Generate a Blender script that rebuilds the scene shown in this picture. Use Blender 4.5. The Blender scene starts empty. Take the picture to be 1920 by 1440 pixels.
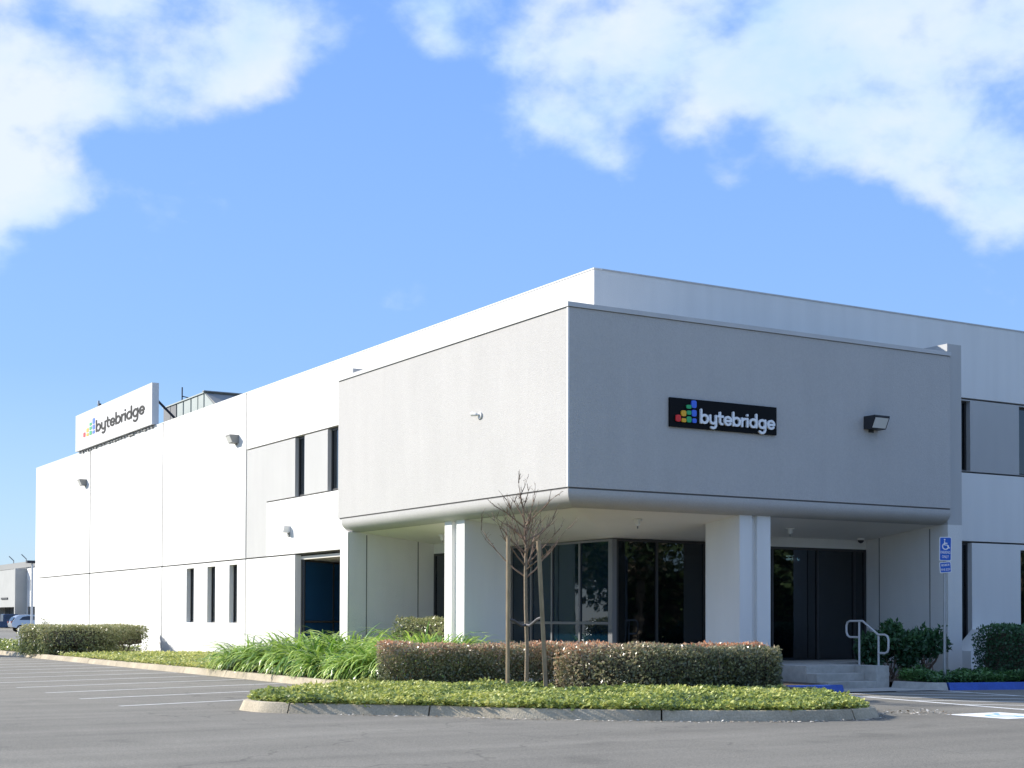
import bpy, math, random
import numpy as np
from mathutils import Vector, Matrix
random.seed(7); rng = np.random.default_rng(7)
S = bpy.context.scene; COL = S.collection; R = math.radians

# ------------------------------------------------------------------ camera
F_PX, ROLL, PITCH, YAW = 2794.8, R(.16), R(1.27), R(30.816)
cam = bpy.data.cameras.new('camera'); co = bpy.data.objects.new('camera', cam); COL.objects.link(co); S.camera = co
cam.sensor_width = 36; cam.lens = 36 * F_PX / 1920; cam.shift_y = (1099.3 - 720) / 1920
cam.clip_start = .1; cam.clip_end = 6000
_f = Vector((math.sin(YAW) * math.cos(PITCH), math.cos(YAW) * math.cos(PITCH), math.sin(PITCH)))
_r = Vector((math.cos(YAW), -math.sin(YAW), 0)); _u = _r.cross(_f)
_r2 = _r * math.cos(ROLL) + _u * math.sin(ROLL); _u2 = _r2.cross(_f)
co.matrix_world = Matrix(((_r2.x, _u2.x, -_f.x, -17.513), (_r2.y, _u2.y, -_f.y, -26.013), (_r2.z, _u2.z, -_f.z, 1.4), (0, 0, 0, 1)))

# ------------------------------------------------------------------ sun, sky, exposure
SUN_TO = Vector((-.63, .776, 0)).normalized(); SUN_EL = R(26)
SUN_TO = Vector((SUN_TO.x * math.cos(SUN_EL), SUN_TO.y * math.cos(SUN_EL), math.sin(SUN_EL)))
sl = bpy.data.lights.new('sun', 'SUN'); sl.energy = 4.15; sl.angle = R(.53); sl.color = (1, .94, .84)
so = bpy.data.objects.new('sun', sl); COL.objects.link(so); so.location = (-60, 80, 60)
so.rotation_euler = (-SUN_TO).to_track_quat('-Z', 'Y').to_euler()
S.view_settings.view_transform = 'Standard'; S.view_settings.look = 'None'
S.view_settings.exposure = .86; S.view_settings.gamma = 1; S.view_settings.use_curve_mapping = False
S.render.engine = 'CYCLES'; S.cycles.use_denoising = True
S.cycles.max_bounces = 8; S.cycles.transparent_max_bounces = 12; S.cycles.caustics_reflective = False; S.cycles.caustics_refractive = False

W = bpy.data.worlds.new('World'); S.world = W; W.use_nodes = True
def build_world():
    nt = W.node_tree; N = nt.nodes; L = nt.links; N.clear()
    out = N.new('ShaderNodeOutputWorld'); bg = N.new('ShaderNodeBackground'); L.new(bg.outputs[0], out.inputs[0])
    bg.inputs[1].default_value = .12
    sky = N.new('ShaderNodeTexSky'); sky.sky_type = 'NISHITA'; sky.sun_disc = False
    sky.sun_elevation = SUN_EL; sky.sun_rotation = math.atan2(SUN_TO.x, SUN_TO.y)
    sky.air_density = 1.0; sky.dust_density = .6; sky.ozone_density = 2.0; sky.altitude = 0
    def mth(op, a, b=None, c=None):
        n = N.new('ShaderNodeMath'); n.operation = op
        for i, v in enumerate((a, b, c)):
            if v is None: continue
            if isinstance(v, (int, float)): n.inputs[i].default_value = v
            else: L.new(v, n.inputs[i])
        return n.outputs[0]
    def rgbmix(kind, fac, a, b):
        n = N.new('ShaderNodeMix'); n.data_type = 'RGBA'; n.blend_type = kind
        for s, v in ((n.inputs[0], fac), (n.inputs[6], a), (n.inputs[7], b)):
            if isinstance(v, (int, float)): s.default_value = v
            elif isinstance(v, tuple): s.default_value = (*v, 1)
            else: L.new(v, s)
        return n.outputs[2]
    tc = N.new('ShaderNodeTexCoord').outputs['Generated']
    mp = N.new('ShaderNodeMapping'); L.new(tc, mp.inputs[0]); mp.inputs['Scale'].default_value = (1, 1, 1.5)
    def noise(scale, detail, rough, dist=0, off=(0, 0, 0)):
        m = N.new('ShaderNodeMapping'); L.new(mp.outputs[0], m.inputs[0]); m.inputs['Location'].default_value = off
        n = N.new('ShaderNodeTexNoise'); L.new(m.outputs[0], n.inputs['Vector'])
        n.inputs['Scale'].default_value = scale; n.inputs['Detail'].default_value = detail
        n.inputs['Roughness'].default_value = rough; n.inputs['Distortion'].default_value = dist
        return n.outputs[0]
    n1 = noise(12, 10, .54, .08); n2 = noise(3.2, 4, .5, 0, (3.1, 1.7, .4)); n3 = noise(9, 5, .6, .2, (7, 2, 5))
    acc = None
    for c, r, w in CLOUDS:
        v = Vector(c).normalized()
        d = N.new('ShaderNodeVectorMath'); d.operation = 'DISTANCE'; L.new(tc, d.inputs[0]); d.inputs[1].default_value = v
        m = N.new('ShaderNodeMapRange'); m.interpolation_type = 'SMOOTHSTEP'; L.new(d.outputs['Value'], m.inputs[0])
        m.inputs[1].default_value = r; m.inputs[2].default_value = 0; m.inputs[3].default_value = 0; m.inputs[4].default_value = w
        acc = m.outputs[0] if acc is None else mth('ADD', acc, m.outputs[0])
    se = N.new('ShaderNodeSeparateXYZ'); L.new(tc, se.inputs[0]); me_ = N.new('ShaderNodeMapRange'); me_.interpolation_type = 'SMOOTHSTEP'; L.new(se.outputs[2], me_.inputs[0])
    me_.inputs[1].default_value = .2; me_.inputs[2].default_value = .5; me_.inputs[3].default_value = -.12; me_.inputs[4].default_value = .55
    acc = mth('MINIMUM', mth('ADD', acc, me_.outputs[0]), .85)
    den = mth('ADD', acc, mth('MULTIPLY', mth('SUBTRACT', n1, .5), 2.8))
    m = N.new('ShaderNodeMapRange'); m.interpolation_type = 'SMOOTHSTEP'; L.new(den, m.inputs[0])
    m.inputs[1].default_value = .22; m.inputs[2].default_value = 1.0; m.inputs[3].default_value = 0; m.inputs[4].default_value = 1
    dens = m.outputs[0]
    sx = N.new('ShaderNodeSeparateXYZ'); L.new(tc, sx.inputs[0]); cr = N.new('ShaderNodeValToRGB'); L.new(sx.outputs[2], cr.inputs[0]); el = cr.color_ramp.elements
    while len(el) < len(SKY_RAMP): el.new(.5)
    for e_, (p_, c_) in zip(el, SKY_RAMP): e_.position = p_; e_.color = (*c_, 1)
    vs = N.new('ShaderNodeVectorMath'); vs.operation = 'SCALE'; L.new(cr.outputs[0], vs.inputs[0]); vs.inputs['Scale'].default_value = SKY_GAIN
    tinted = rgbmix('MIX', .12, vs.outputs[0], sky.outputs[0])
    m2 = N.new('ShaderNodeMapRange'); L.new(mth('ADD', mth('MULTIPLY', n2, .5), mth('MULTIPLY', n3, .5)), m2.inputs[0]); m2.inputs[1].default_value = .4; m2.inputs[2].default_value = .6
    cloud = rgbmix('MIX', m2.outputs[0], CLOUD_A, CLOUD_B)
    fac = mth('MULTIPLY', dens, .84)
    L.new(rgbmix('MIX', fac, tinted, cloud), bg.inputs[0])
SKY_GAIN = 1 / (.12 * 2 ** .8)
SKY_RAMP = [(0, (.50, .70, .88)), (.06, (.42, .66, .93)), (.16, (.28, .52, .96)), (.36, (.22, .44, .98)), (.7, (.13, .30, .80)), (1, (.09, .23, .66))]
CLOUD_A = (3.0, 4.0, 4.85); CLOUD_B = (4.3, 4.6, 4.9)
CLOUDS = [((.205, .92, .33), .10, .8), ((.25, .90, .35), .07, .6), ((.31, .88, .36), .07, .7), ((.30, .90, .325), .05, .5), ((.22, .94, .275), .055, .75), ((.165, .945, .25), .075, .8), ((.19, .955, .225), .05, .5),
          ((.2, .88, .42), .13, .7), ((.33, .87, .37), .06, .5), ((.500, .787, .357), .06, .8), ((.535, .765, .36), .06, .8), ((.575, .75, .345), .055, .75), ((.52, .78, .315), .05, .6), ((.495, .80, .325), .05, .45), ((.545, .783, .297), .04, .5), ((.58, .755, .31), .04, .45),
          ((.575, .735, .37), .04, .6), ((.625, .70, .355), .06, .7), ((.66, .675, .34), .07, .8), ((.685, .66, .31), .07, .9), ((.715, .64, .30), .055, .8), ((.735, .62, .275), .05, .7),
          ((.715, .60, .35), .09, .9), ((.64, .70, .31), .07, .45), ((.603, .745, .284), .03, .5), ((.435, .83, .365), .03, .3), ((.382, .851, .361), .04, .35),
          ((.6, .66, .45), .2, .7), ((.42, .85, .33), .06, -.4), ((.36, .89, .30), .06, -.4), ((.68, .70, .225), .06, -.4), ((.715, .65, .275), .06, .7), ((.725, .64, .25), .04, .6)]
build_world()

# ------------------------------------------------------------------ materials
MATS = {}
def mat(name, col, rough=.8, metal=0, spec=.5, nz=None, bump=None, emit=None, tint=None, trans=0):
    """nz: list of (scale, amount, stretch) brightness noise in object space; bump: (scale, distance, detail)"""
    if name in MATS: return MATS[name]
    m = bpy.data.materials.new(name); m.use_nodes = True; nt = m.node_tree; N = nt.nodes; L = nt.links
    b = N['Principled BSDF']; b.inputs['Base Color'].default_value = (*col, 1); b.inputs['Roughness'].default_value = rough
    b.inputs['Metallic'].default_value = metal; b.inputs['Specular IOR Level'].default_value = spec
    geo = N.new('ShaderNodeNewGeometry').outputs['Position']
    src = None
    if tint:
        at = N.new('ShaderNodeAttribute'); at.attribute_name = 'tint'
        cr = N.new('ShaderNodeValToRGB'); L.new(at.outputs['Fac'], cr.inputs[0])
        el = cr.color_ramp.elements
        while len(el) < len(tint): el.new(.5)
        for e, (p, c) in zip(el, tint): e.position = p; e.color = (*c, 1)
        src = cr.outputs[0]; L.new(src, b.inputs['Base Color'])
    for sc, am, st in (nz or []):
        mp = N.new('ShaderNodeMapping'); L.new(geo, mp.inputs[0]); mp.inputs['Scale'].default_value = st
        n = N.new('ShaderNodeTexNoise'); n.inputs['Scale'].default_value = sc; n.inputs['Detail'].default_value = 5; L.new(mp.outputs[0], n.inputs['Vector'])
        mr = N.new('ShaderNodeMapRange'); L.new(n.outputs[0], mr.inputs[0]); mr.inputs[1].default_value = .3; mr.inputs[2].default_value = .7
        mr.inputs[3].default_value = 1 - am; mr.inputs[4].default_value = 1 + am
        mx = N.new('ShaderNodeVectorMath'); mx.operation = 'SCALE'
        if src is None: mx.inputs[0].default_value = col
        else: L.new(src, mx.inputs[0])
        L.new(mr.outputs[0], mx.inputs['Scale']); src = mx.outputs[0]; L.new(src, b.inputs['Base Color'])
    if bump:
        n = N.new('ShaderNodeTexNoise'); n.inputs['Scale'].default_value = bump[0]; n.inputs['Detail'].default_value = bump[2] if len(bump) > 2 else 3
        L.new(geo, n.inputs['Vector']); bp = N.new('ShaderNodeBump'); bp.inputs['Distance'].default_value = bump[1]; L.new(n.outputs[0], bp.inputs['Height']); L.new(bp.outputs[0], b.inputs['Normal'])
    if emit: b.inputs['Emission Color'].default_value = (*emit[0], 1); b.inputs['Emission Strength'].default_value = emit[1]
    if trans:
        tr = N.new('ShaderNodeBsdfTranslucent'); mx = N.new('ShaderNodeMixShader'); mx.inputs[0].default_value = trans
        if src is not None: L.new(src, tr.inputs[0])
        else: tr.inputs[0].default_value = (*col, 1)
        L.new(b.outputs[0], mx.inputs[1]); L.new(tr.outputs[0], mx.inputs[2]); L.new(mx.outputs[0], N['Material Output'].inputs[0])
    MATS[name] = m; return m
I3 = (1, 1, 1)
M_white = mat('white_wall_paint', (.80, .795, .77), .75, nz=[(.35, .025, (1, 1, .5)), (2.5, .035, (1, 1, .1))], bump=(60, .004))
M_grey = mat('pale_grey_wall_paint', (.485, .485, .475), .8, nz=[(.5, .03, I3), (3, .02, (1, 1, .2))], bump=(60, .004))
M_stucco = mat('grey_stucco', (.50, .49, .475), .9, nz=[(.7, .02, I3), (3, .022, (1, 1, .12)), (28, .045, I3), (70, .05, I3)], bump=(45, .007, 4))
M_soffit = mat('soffit_plaster', (.86, .83, .77), .9, nz=[(.8, .03, I3)], bump=(50, .004))
M_recess = mat('recess_wall_paint', (.76, .75, .72), .85, nz=[(.5, .03, I3), (4, .02, (1, 1, .2))], bump=(40, .008))
M_joint = mat('joint_sealant', (.16, .155, .15), .9)
M_coping = mat('painted_metal_coping', (.55, .55, .545), .5, nz=[(1.5, .05, I3)])
M_frame = mat('dark_bronze_frame', (.05, .05, .052), .45, metal=.3)
M_alu = mat('grey_aluminium_frame', (.22, .225, .235), .4, metal=.5)
M_roof = mat('roof_membrane', (.35, .35, .34), .9)
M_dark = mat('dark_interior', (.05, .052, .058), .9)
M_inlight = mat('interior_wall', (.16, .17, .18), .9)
M_kerb = mat('kerb_concrete', (.45, .385, .28), .95, nz=[(3, .14, I3), (40, .18, I3), (.8, .16, I3)], bump=(45, .012, 5))
M_conc = mat('step_concrete', (.42, .41, .38), .95, nz=[(1.2, .12, I3), (8, .12, I3), (60, .08, I3)], bump=(60, .006, 4))
M_bluek = mat('blue_kerb_paint', (.035, .10, .42), .7, nz=[(4, .15, I3), (40, .15, I3)], bump=(45, .006))
M_line = mat('road_marking_paint', (.78, .77, .74), .85, nz=[(9, .16, I3), (70, .18, I3)])
M_line2 = mat('fresh_marking_paint', (.80, .80, .78), .8, nz=[(9, .08, I3), (70, .08, I3)])
M_isab = mat('pale_blue_marking_paint', (.30, .52, .70), .8, nz=[(20, .12, I3)])
M_band = mat('grey_band_and_hood_shade', (.26, .265, .26), .8); M_cang = mat('canopy_grey_stucco', (.42, .43, .42), .9, nz=[(.5, .05, I3)])  # band grey also serves as painted shade on the rooftop unit
M_soil = mat('bark_mulch', (.10, .072, .052), 1, nz=[(6, .3, I3), (60, .4, I3)], bump=(50, .04, 5))
M_metal = mat('galvanised_steel', (.42, .44, .46), .45, metal=.7, nz=[(6, .1, I3)])
M_rail = mat('grey_painted_rail', (.50, .50, .50), .5, nz=[(9, .08, I3)])
M_black = mat('black_panel', (.004, .0045, .006), .6, spec=.15)
M_signblack = mat('black_lettering', (.006, .006, .007), .6, spec=.2)
M_swhite = mat('white_sign_face', (.86, .86, .86), .5)
M_lwhite = mat('white_letter_face', (.90, .91, .93), .4)
M_red = mat('logo_red', (.80, .03, .03), .45); M_yel = mat('logo_yellow', (.85, .45, .02), .45)
M_grn = mat('logo_green', (.03, .42, .15), .45); M_blu = mat('logo_blue', (.06, .17, .80), .45)
M_isablue = mat('sign_blue', (.02, .12, .55), .4); M_lamp = mat('dark_lamp_housing', (.035, .037, .045), .45, metal=.3)
M_lampg = mat('grey_lamp_housing', (.26, .26, .25), .6); M_lens = mat('lamp_lens', (.72, .72, .68), .25)
M_plast = mat('white_plastic', (.78, .77, .74), .4); M_stake = mat('weathered_wood_stake', (.36, .27, .17), .9, nz=[(3, .15, (4, 4, 1)), (50, .2, (1, 1, .1))])
M_bark = mat('pale_bark', (.30, .235, .165), .9, nz=[(20, .2, I3)], bump=(60, .01)); M_twig = mat('brown_twig', (.23, .16, .115), .9)
M_strap = mat('rubber_tree_tie', (.09, .09, .10), .7)
M_hvac = mat('pale_green_sheet_metal', (.36, .40, .37), .5, nz=[(1.5, .06, I3)]); M_louv = mat('grey_louvre', (.13, .135, .14), .6)
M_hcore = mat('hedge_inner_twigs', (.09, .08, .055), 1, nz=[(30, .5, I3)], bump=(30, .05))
M_led = mat('lit_tube', (1, 1, .9), .5, emit=((1, .66, .42), 7))
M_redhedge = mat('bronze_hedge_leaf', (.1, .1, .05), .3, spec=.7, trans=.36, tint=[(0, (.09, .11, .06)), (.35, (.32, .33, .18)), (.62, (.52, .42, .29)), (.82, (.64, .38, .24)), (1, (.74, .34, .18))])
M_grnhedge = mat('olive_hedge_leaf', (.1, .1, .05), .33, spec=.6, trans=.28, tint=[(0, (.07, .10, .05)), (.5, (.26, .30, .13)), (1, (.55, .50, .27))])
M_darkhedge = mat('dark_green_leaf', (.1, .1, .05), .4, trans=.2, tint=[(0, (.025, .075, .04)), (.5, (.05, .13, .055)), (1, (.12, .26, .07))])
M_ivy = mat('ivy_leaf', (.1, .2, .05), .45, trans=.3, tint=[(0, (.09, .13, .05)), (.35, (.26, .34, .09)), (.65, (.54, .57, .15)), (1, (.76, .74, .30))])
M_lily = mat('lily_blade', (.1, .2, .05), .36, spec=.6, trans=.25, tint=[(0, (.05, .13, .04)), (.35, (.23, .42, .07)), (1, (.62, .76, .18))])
M_treeleaf = mat('tree_leaf', (.1, .2, .05), .6, trans=.25, tint=[(0, (.07, .12, .05)), (.6, (.17, .24, .09)), (1, (.45, .36, .26))])

def mat_asphalt():
    m = mat('asphalt', (.212, .197, .166), .92, nz=[(.10, .10, (1, 1, 1)), (.7, .09, (.3, 1, 1)), (2.2, .05, (1, .25, 1)), (12, .06, I3), (25, .16, I3), (60, .4, I3), (200, .25, I3)], bump=(160, .006, 4))
    nt = m.node_tree; N = nt.nodes; L = nt.links; b = N['Principled BSDF']
    src = b.inputs['Base Color'].links[0].from_socket
    geo = N.new('ShaderNodeNewGeometry').outputs['Position']
    n = N.new('ShaderNodeTexNoise'); n.inputs['Scale'].default_value = 1.1; L.new(geo, n.inputs['Vector'])
    ad = N.new('ShaderNodeVectorMath'); ad.operation = 'MULTIPLY_ADD'; L.new(n.outputs['Color'], ad.inputs[0]); ad.inputs[1].default_value = (1.6, 1.6, 0); L.new(geo, ad.inputs[2])
    v = N.new('ShaderNodeTexVoronoi'); v.feature = 'DISTANCE_TO_EDGE'; v.inputs['Scale'].default_value = .16; L.new(ad.outputs[0], v.inputs['Vector'])
    mr = N.new('ShaderNodeMapRange'); L.new(v.outputs['Distance'], mr.inputs[0]); mr.inputs[1].default_value = .0012; mr.inputs[2].default_value = .004; mr.inputs[3].default_value = .72; mr.inputs[4].default_value = 1
    # oil spots and pale worn patches
    v2 = N.new('ShaderNodeTexVoronoi'); v2.inputs['Scale'].default_value = .55; L.new(ad.outputs[0], v2.inputs['Vector'])
    m3 = N.new('ShaderNodeMapRange'); m3.interpolation_type = 'SMOOTHSTEP'; L.new(v2.outputs['Distance'], m3.inputs[0]); m3.inputs[1].default_value = .03; m3.inputs[2].default_value = .22; m3.inputs[3].default_value = .80; m3.inputs[4].default_value = 1
    mp3 = N.new('ShaderNodeMapping'); L.new(geo, mp3.inputs[0]); mp3.inputs['Rotation'].default_value = (0, 0, R(-58)); mp3.inputs['Scale'].default_value = (.12, 1.6, 1)
    n4 = N.new('ShaderNodeTexNoise'); n4.inputs['Scale'].default_value = 1; n4.inputs['Detail'].default_value = 6; L.new(mp3.outputs[0], n4.inputs['Vector'])
    m4 = N.new('ShaderNodeMapRange'); L.new(n4.outputs[0], m4.inputs[0]); m4.inputs[1].default_value = .35; m4.inputs[2].default_value = .65; m4.inputs[3].default_value = .88; m4.inputs[4].default_value = 1.09
    q1 = N.new('ShaderNodeMath'); q1.operation = 'MULTIPLY'; L.new(mr.outputs[0], q1.inputs[0]); L.new(m3.outputs[0], q1.inputs[1])
    q2 = N.new('ShaderNodeMath'); q2.operation = 'MULTIPLY'; L.new(q1.outputs[0], q2.inputs[0]); L.new(m4.outputs[0], q2.inputs[1])
    mx = N.new('ShaderNodeVectorMath'); mx.operation = 'SCALE'; L.new(src, mx.inputs[0]); L.new(q2.outputs[0], mx.inputs['Scale']); L.new(mx.outputs[0], b.inputs['Base Color'])
    return m
M_asph = mat_asphalt()
def mat_glass(name, tcol, gcol, thick, dcol=(.010, .06, .12, 1), refl=1.2):
    m = bpy.data.materials.new(name); m.use_nodes = True; nt = m.node_tree; N = nt.nodes; L = nt.links; N.remove(N['Principled BSDF'])
    t = N.new('ShaderNodeBsdfTransparent'); t.inputs[0].default_value = (*tcol, 1)
    g = N.new('ShaderNodeBsdfGlossy'); g.inputs['Roughness'].default_value = .015; g.inputs[0].default_value = (*gcol, 1)
    geo = N.new('ShaderNodeNewGeometry').outputs['Position']; n = N.new('ShaderNodeTexNoise'); n.inputs['Scale'].default_value = 1.3; L.new(geo, n.inputs['Vector'])
    bp = N.new('ShaderNodeBump'); bp.inputs['Distance'].default_value = .0015; L.new(n.outputs[0], bp.inputs['Height']); L.new(bp.outputs[0], g.inputs['Normal'])
    fr = N.new('ShaderNodeFresnel'); fr.inputs[0].default_value = 1.5
    ma = N.new('ShaderNodeMath'); ma.operation = 'MULTIPLY_ADD'; L.new(fr.outputs[0], ma.inputs[0]); ma.inputs[1].default_value = refl; ma.inputs[2].default_value = .01; ma.use_clamp = True
    df = N.new('ShaderNodeBsdfDiffuse'); df.inputs[0].default_value = dcol; m0 = N.new('ShaderNodeMixShader'); m0.inputs[0].default_value = thick
    L.new(t.outputs[0], m0.inputs[1]); L.new(df.outputs[0], m0.inputs[2])
    mx = N.new('ShaderNodeMixShader'); L.new(ma.outputs[0], mx.inputs[0]); L.new(m0.outputs[0], mx.inputs[1]); L.new(g.outputs[0], mx.inputs[2]); L.new(mx.outputs[0], N['Material Output'].inputs[0])
    MATS[name] = m; return m
M_glass = mat_glass('tinted_glass', (.10, .16, .20), (.85, .92, 1.0), .02, refl=1.5)
M_film = mat_glass('blue_film_glass', (.07, .12, .16), (.75, .88, 1.0), .22)
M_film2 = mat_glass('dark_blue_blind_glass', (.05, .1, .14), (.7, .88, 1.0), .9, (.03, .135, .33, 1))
M_carglass = mat('car_glass', (.015, .022, .035), .08, spec=.8)

# ------------------------------------------------------------------ mesh helpers
WORLD = {}
def link(o, parent=None):
    COL.objects.link(o)
    if parent is not None: o.parent = parent
    return o
def tag(o, label=None, cat=None, group=None, kind=None):
    for k, v in (('label', label), ('category', cat), ('group', group), ('kind', kind)):
        if v: o[k] = v
    return o
def empty(name, loc, label=None, cat=None, group=None, rz=0):
    o = bpy.data.objects.new(name, None); o.location = loc; o.rotation_euler = (0, 0, rz); o.empty_display_size = .3
    WORLD[o.name] = Vector(loc); link(o); return tag(o, label, cat, group)
class MB:
    def __init__(s): s.v = []; s.f = []
    def quad(s, a, b, c, d): n = len(s.v); s.v += [a, b, c, d]; s.f.append((n, n + 1, n + 2, n + 3))
    def poly(s, pts): n = len(s.v); s.v += list(pts); s.f.append(tuple(range(n, n + len(pts))))
    def box(s, x0, y0, z0, x1, y1, z1):
        x0, x1 = sorted((x0, x1)); y0, y1 = sorted((y0, y1)); z0, z1 = sorted((z0, z1)); n = len(s.v)
        s.v += [(x0, y0, z0), (x1, y0, z0), (x1, y1, z0), (x0, y1, z0), (x0, y0, z1), (x1, y0, z1), (x1, y1, z1), (x0, y1, z1)]
        s.f += [tuple(n + i for i in q) for q in ((0, 3, 2, 1), (4, 5, 6, 7), (0, 1, 5, 4), (1, 2, 6, 5), (2, 3, 7, 6), (3, 0, 4, 7))]; return s
    def loft(s, rings, close=True, caps=True):
        n = len(s.v); k = len(rings[0])
        for r in rings: s.v += [tuple(p) for p in r]
        for i in range(len(rings) - 1):
            for j in range(k if close else k - 1):
                a = n + i * k + j; b = n + i * k + (j + 1) % k; s.f.append((a, b, b + k, a + k))
        if caps: s.f.append(tuple(n + j for j in range(k))[::-1]); s.f.append(tuple(n + (len(rings) - 1) * k + j for j in range(k)))
        return s
    def prism(s, poly, vec):
        vec = Vector(vec); return s.loft([[Vector(p) for p in poly], [Vector(p) + vec for p in poly]])
    def tube(s, pts, r, k=6, caps=True):
        pts = [Vector(p) for p in pts]; rings = []
        rr = r if isinstance(r, (list, tuple)) else [r] * len(pts)
        d0 = (pts[1] - pts[0]).normalized(); up = Vector((0, 0, 1)) if abs(d0.z) < .9 else Vector((1, 0, 0)); A = d0.cross(up).normalized()
        for i, p in enumerate(pts):
            d = (pts[min(i + 1, len(pts) - 1)] - pts[max(i - 1, 0)]).normalized()
            A = (A - d * A.dot(d)).normalized(); B = d.cross(A)
            rings.append([p + (A * math.cos(2 * math.pi * j / k) + B * math.sin(2 * math.pi * j / k)) * rr[i] for j in range(k)])
        return s.loft(rings, caps=caps)
    def cyl(s, a, b, r, k=16): return s.tube([a, b], r, k)
    def xf(s, M): s.v = [tuple(M @ Vector(p)) for p in s.v]; return s
    def build(s, name, material, parent=None, smooth=False, local=False, bevel=0):
        me = bpy.data.meshes.new(name); V = np.array([tuple(p) for p in s.v], float)
        lo, hi = V.min(0), V.max(0); org = np.array([(lo[0] + hi[0]) / 2, (lo[1] + hi[1]) / 2, lo[2]])
        me.from_pydata([tuple(p) for p in (V - org)], [], s.f); me.update()
        import bmesh
        bm = bmesh.new(); bm.from_mesh(me); bmesh.ops.recalc_face_normals(bm, faces=bm.faces)
        if bevel: bmesh.ops.bevel(bm, geom=list(bm.edges), offset=bevel, segments=2, affect='EDGES', profile=.5)
        bm.to_mesh(me); bm.free()
        if smooth:
            for p in me.polygons: p.use_smooth = True
            me.set_sharp_from_angle(angle=R(38))
        for m in (material if isinstance(material, (list, tuple)) else [material]): me.materials.append(m)
        o = bpy.data.objects.new(name, me); WORLD[o.name] = Vector(org)
        base = Vector((0, 0, 0)) if (parent is None or local) else WORLD[parent.name]
        if local and parent is not None: base = Vector(getattr(MB, 'lbase', {}).get(parent.name, (0, 0, 0)))
        MB.lbase = getattr(MB, 'lbase', {}); MB.lbase[o.name] = tuple(org)
        o.location = Vector(org) - base; return link(o, parent)
def B(*a): return MB().box(*a)
def ax(axis, n, u, z): return (n, u, z) if axis == 'x' else (u, n, z)
def abox(mb, axis, n0, n1, u0, u1, z0, z1): a = ax(axis, n0, u0, z0); b = ax(axis, n1, u1, z1); return mb.box(*a, *b)
def wall(name, axis, n0, th, u0, u1, z0, z1, holes, m, parent):
    us = sorted({u0, u1, *[h[0] for h in holes], *[h[1] for h in holes]}); us = [u for u in us if u0 <= u <= u1]
    zs = sorted({z0, z1, *[h[2] for h in holes], *[h[3] for h in holes]}); zs = [z for z in zs if z0 <= z <= z1]
    solid = lambda i, j: 0 <= i < len(us) - 1 and 0 <= j < len(zs) - 1 and not any(h[0] <= (us[i] + us[i + 1]) / 2 <= h[1] and h[2] <= (zs[j] + zs[j + 1]) / 2 <= h[3] for h in holes)
    mb = MB(); n1 = n0 + th; P = lambda n, u, z: ax(axis, n, u, z)
    for i in range(len(us) - 1):
        for j in range(len(zs) - 1):
            if not solid(i, j): continue
            a, b, c, d = us[i], us[i + 1], zs[j], zs[j + 1]
            for n in (n0, n1): mb.quad(P(n, a, c), P(n, b, c), P(n, b, d), P(n, a, d))
            if not solid(i - 1, j): mb.quad(P(n0, a, c), P(n1, a, c), P(n1, a, d), P(n0, a, d))
            if not solid(i + 1, j): mb.quad(P(n0, b, c), P(n1, b, c), P(n1, b, d), P(n0, b, d))
            if not solid(i, j - 1): mb.quad(P(n0, a, c), P(n1, a, c), P(n1, b, c), P(n0, b, c))
            if not solid(i, j + 1): mb.quad(P(n0, a, d), P(n1, a, d), P(n1, b, d), P(n0, b, d))
    me = bpy.data.meshes.new(name); V = np.array(mb.v); lo, hi = V.min(0), V.max(0); org = np.array([(lo[0] + hi[0]) / 2, (lo[1] + hi[1]) / 2, lo[2]])
    import bmesh
    me.from_pydata([tuple(p) for p in (V - org)], [], mb.f); bm = bmesh.new(); bm.from_mesh(me); bmesh.ops.remove_doubles(bm, verts=bm.verts, dist=1e-5); bmesh.ops.recalc_face_normals(bm, faces=bm.faces); bm.to_mesh(me); bm.free()
    me.materials.append(m); o = bpy.data.objects.new(name, me); WORLD[o.name] = Vector(org); o.location = Vector(org) - (WORLD[parent.name] if parent else Vector()); return link(o, parent)
def window(parent, axis, n, u0, u1, z0, z1, fr=.05, mull=(), bars=(), fm=None, dep=.06, glass=None):
    fm = fm or M_frame; mb = MB()
    abox(mb, axis, n, n + dep, u0, u0 + fr, z0, z1); abox(mb, axis, n, n + dep, u1 - fr, u1, z0, z1)
    abox(mb, axis, n, n + dep, u0 + fr, u1 - fr, z0, z0 + fr); abox(mb, axis, n, n + dep, u0 + fr, u1 - fr, z1 - fr, z1)
    w = mb.build('window', fm, parent)
    for u in mull: abox(MB(), axis, n - .004, n + dep - .004, u - .03, u + .03, z0 + fr, z1 - fr).build('mullion', fm, w)
    for z in bars: abox(MB(), axis, n - .002, n + dep - .008, u0 + fr, u1 - fr, z - .03, z + .03).build('transom', fm, w)
    us = [u0 + fr] + sorted(mull) + [u1 - fr]; zs = [z0 + fr] + sorted(bars) + [z1 - fr]
    for i in range(len(us) - 1):
        for j in range(len(zs) - 1):
            abox(MB(), axis, n + .03, n + .036, us[i], us[i + 1], zs[j], zs[j + 1]).build('pane', glass or M_glass, w)
    return w
def catmull(pts, step=.15):
    P = [Vector((*p, 0)) if len(p) == 2 else Vector(p) for p in pts]; P = [P[0] * 2 - P[1]] + P + [P[-1] * 2 - P[-2]]; out = []
    for i in range(1, len(P) - 2):
        n = max(2, int((P[i + 1] - P[i]).length / step))
        for k in range(n):
            t = k / n; a, b, c, d = P[i - 1:i + 3]
            out.append(.5 * ((2 * b) + (c - a) * t + (2 * a - 5 * b + 4 * c - d) * t * t + (3 * b - a - 3 * c + d) * t ** 3))
    return out + [P[-2]]
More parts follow.
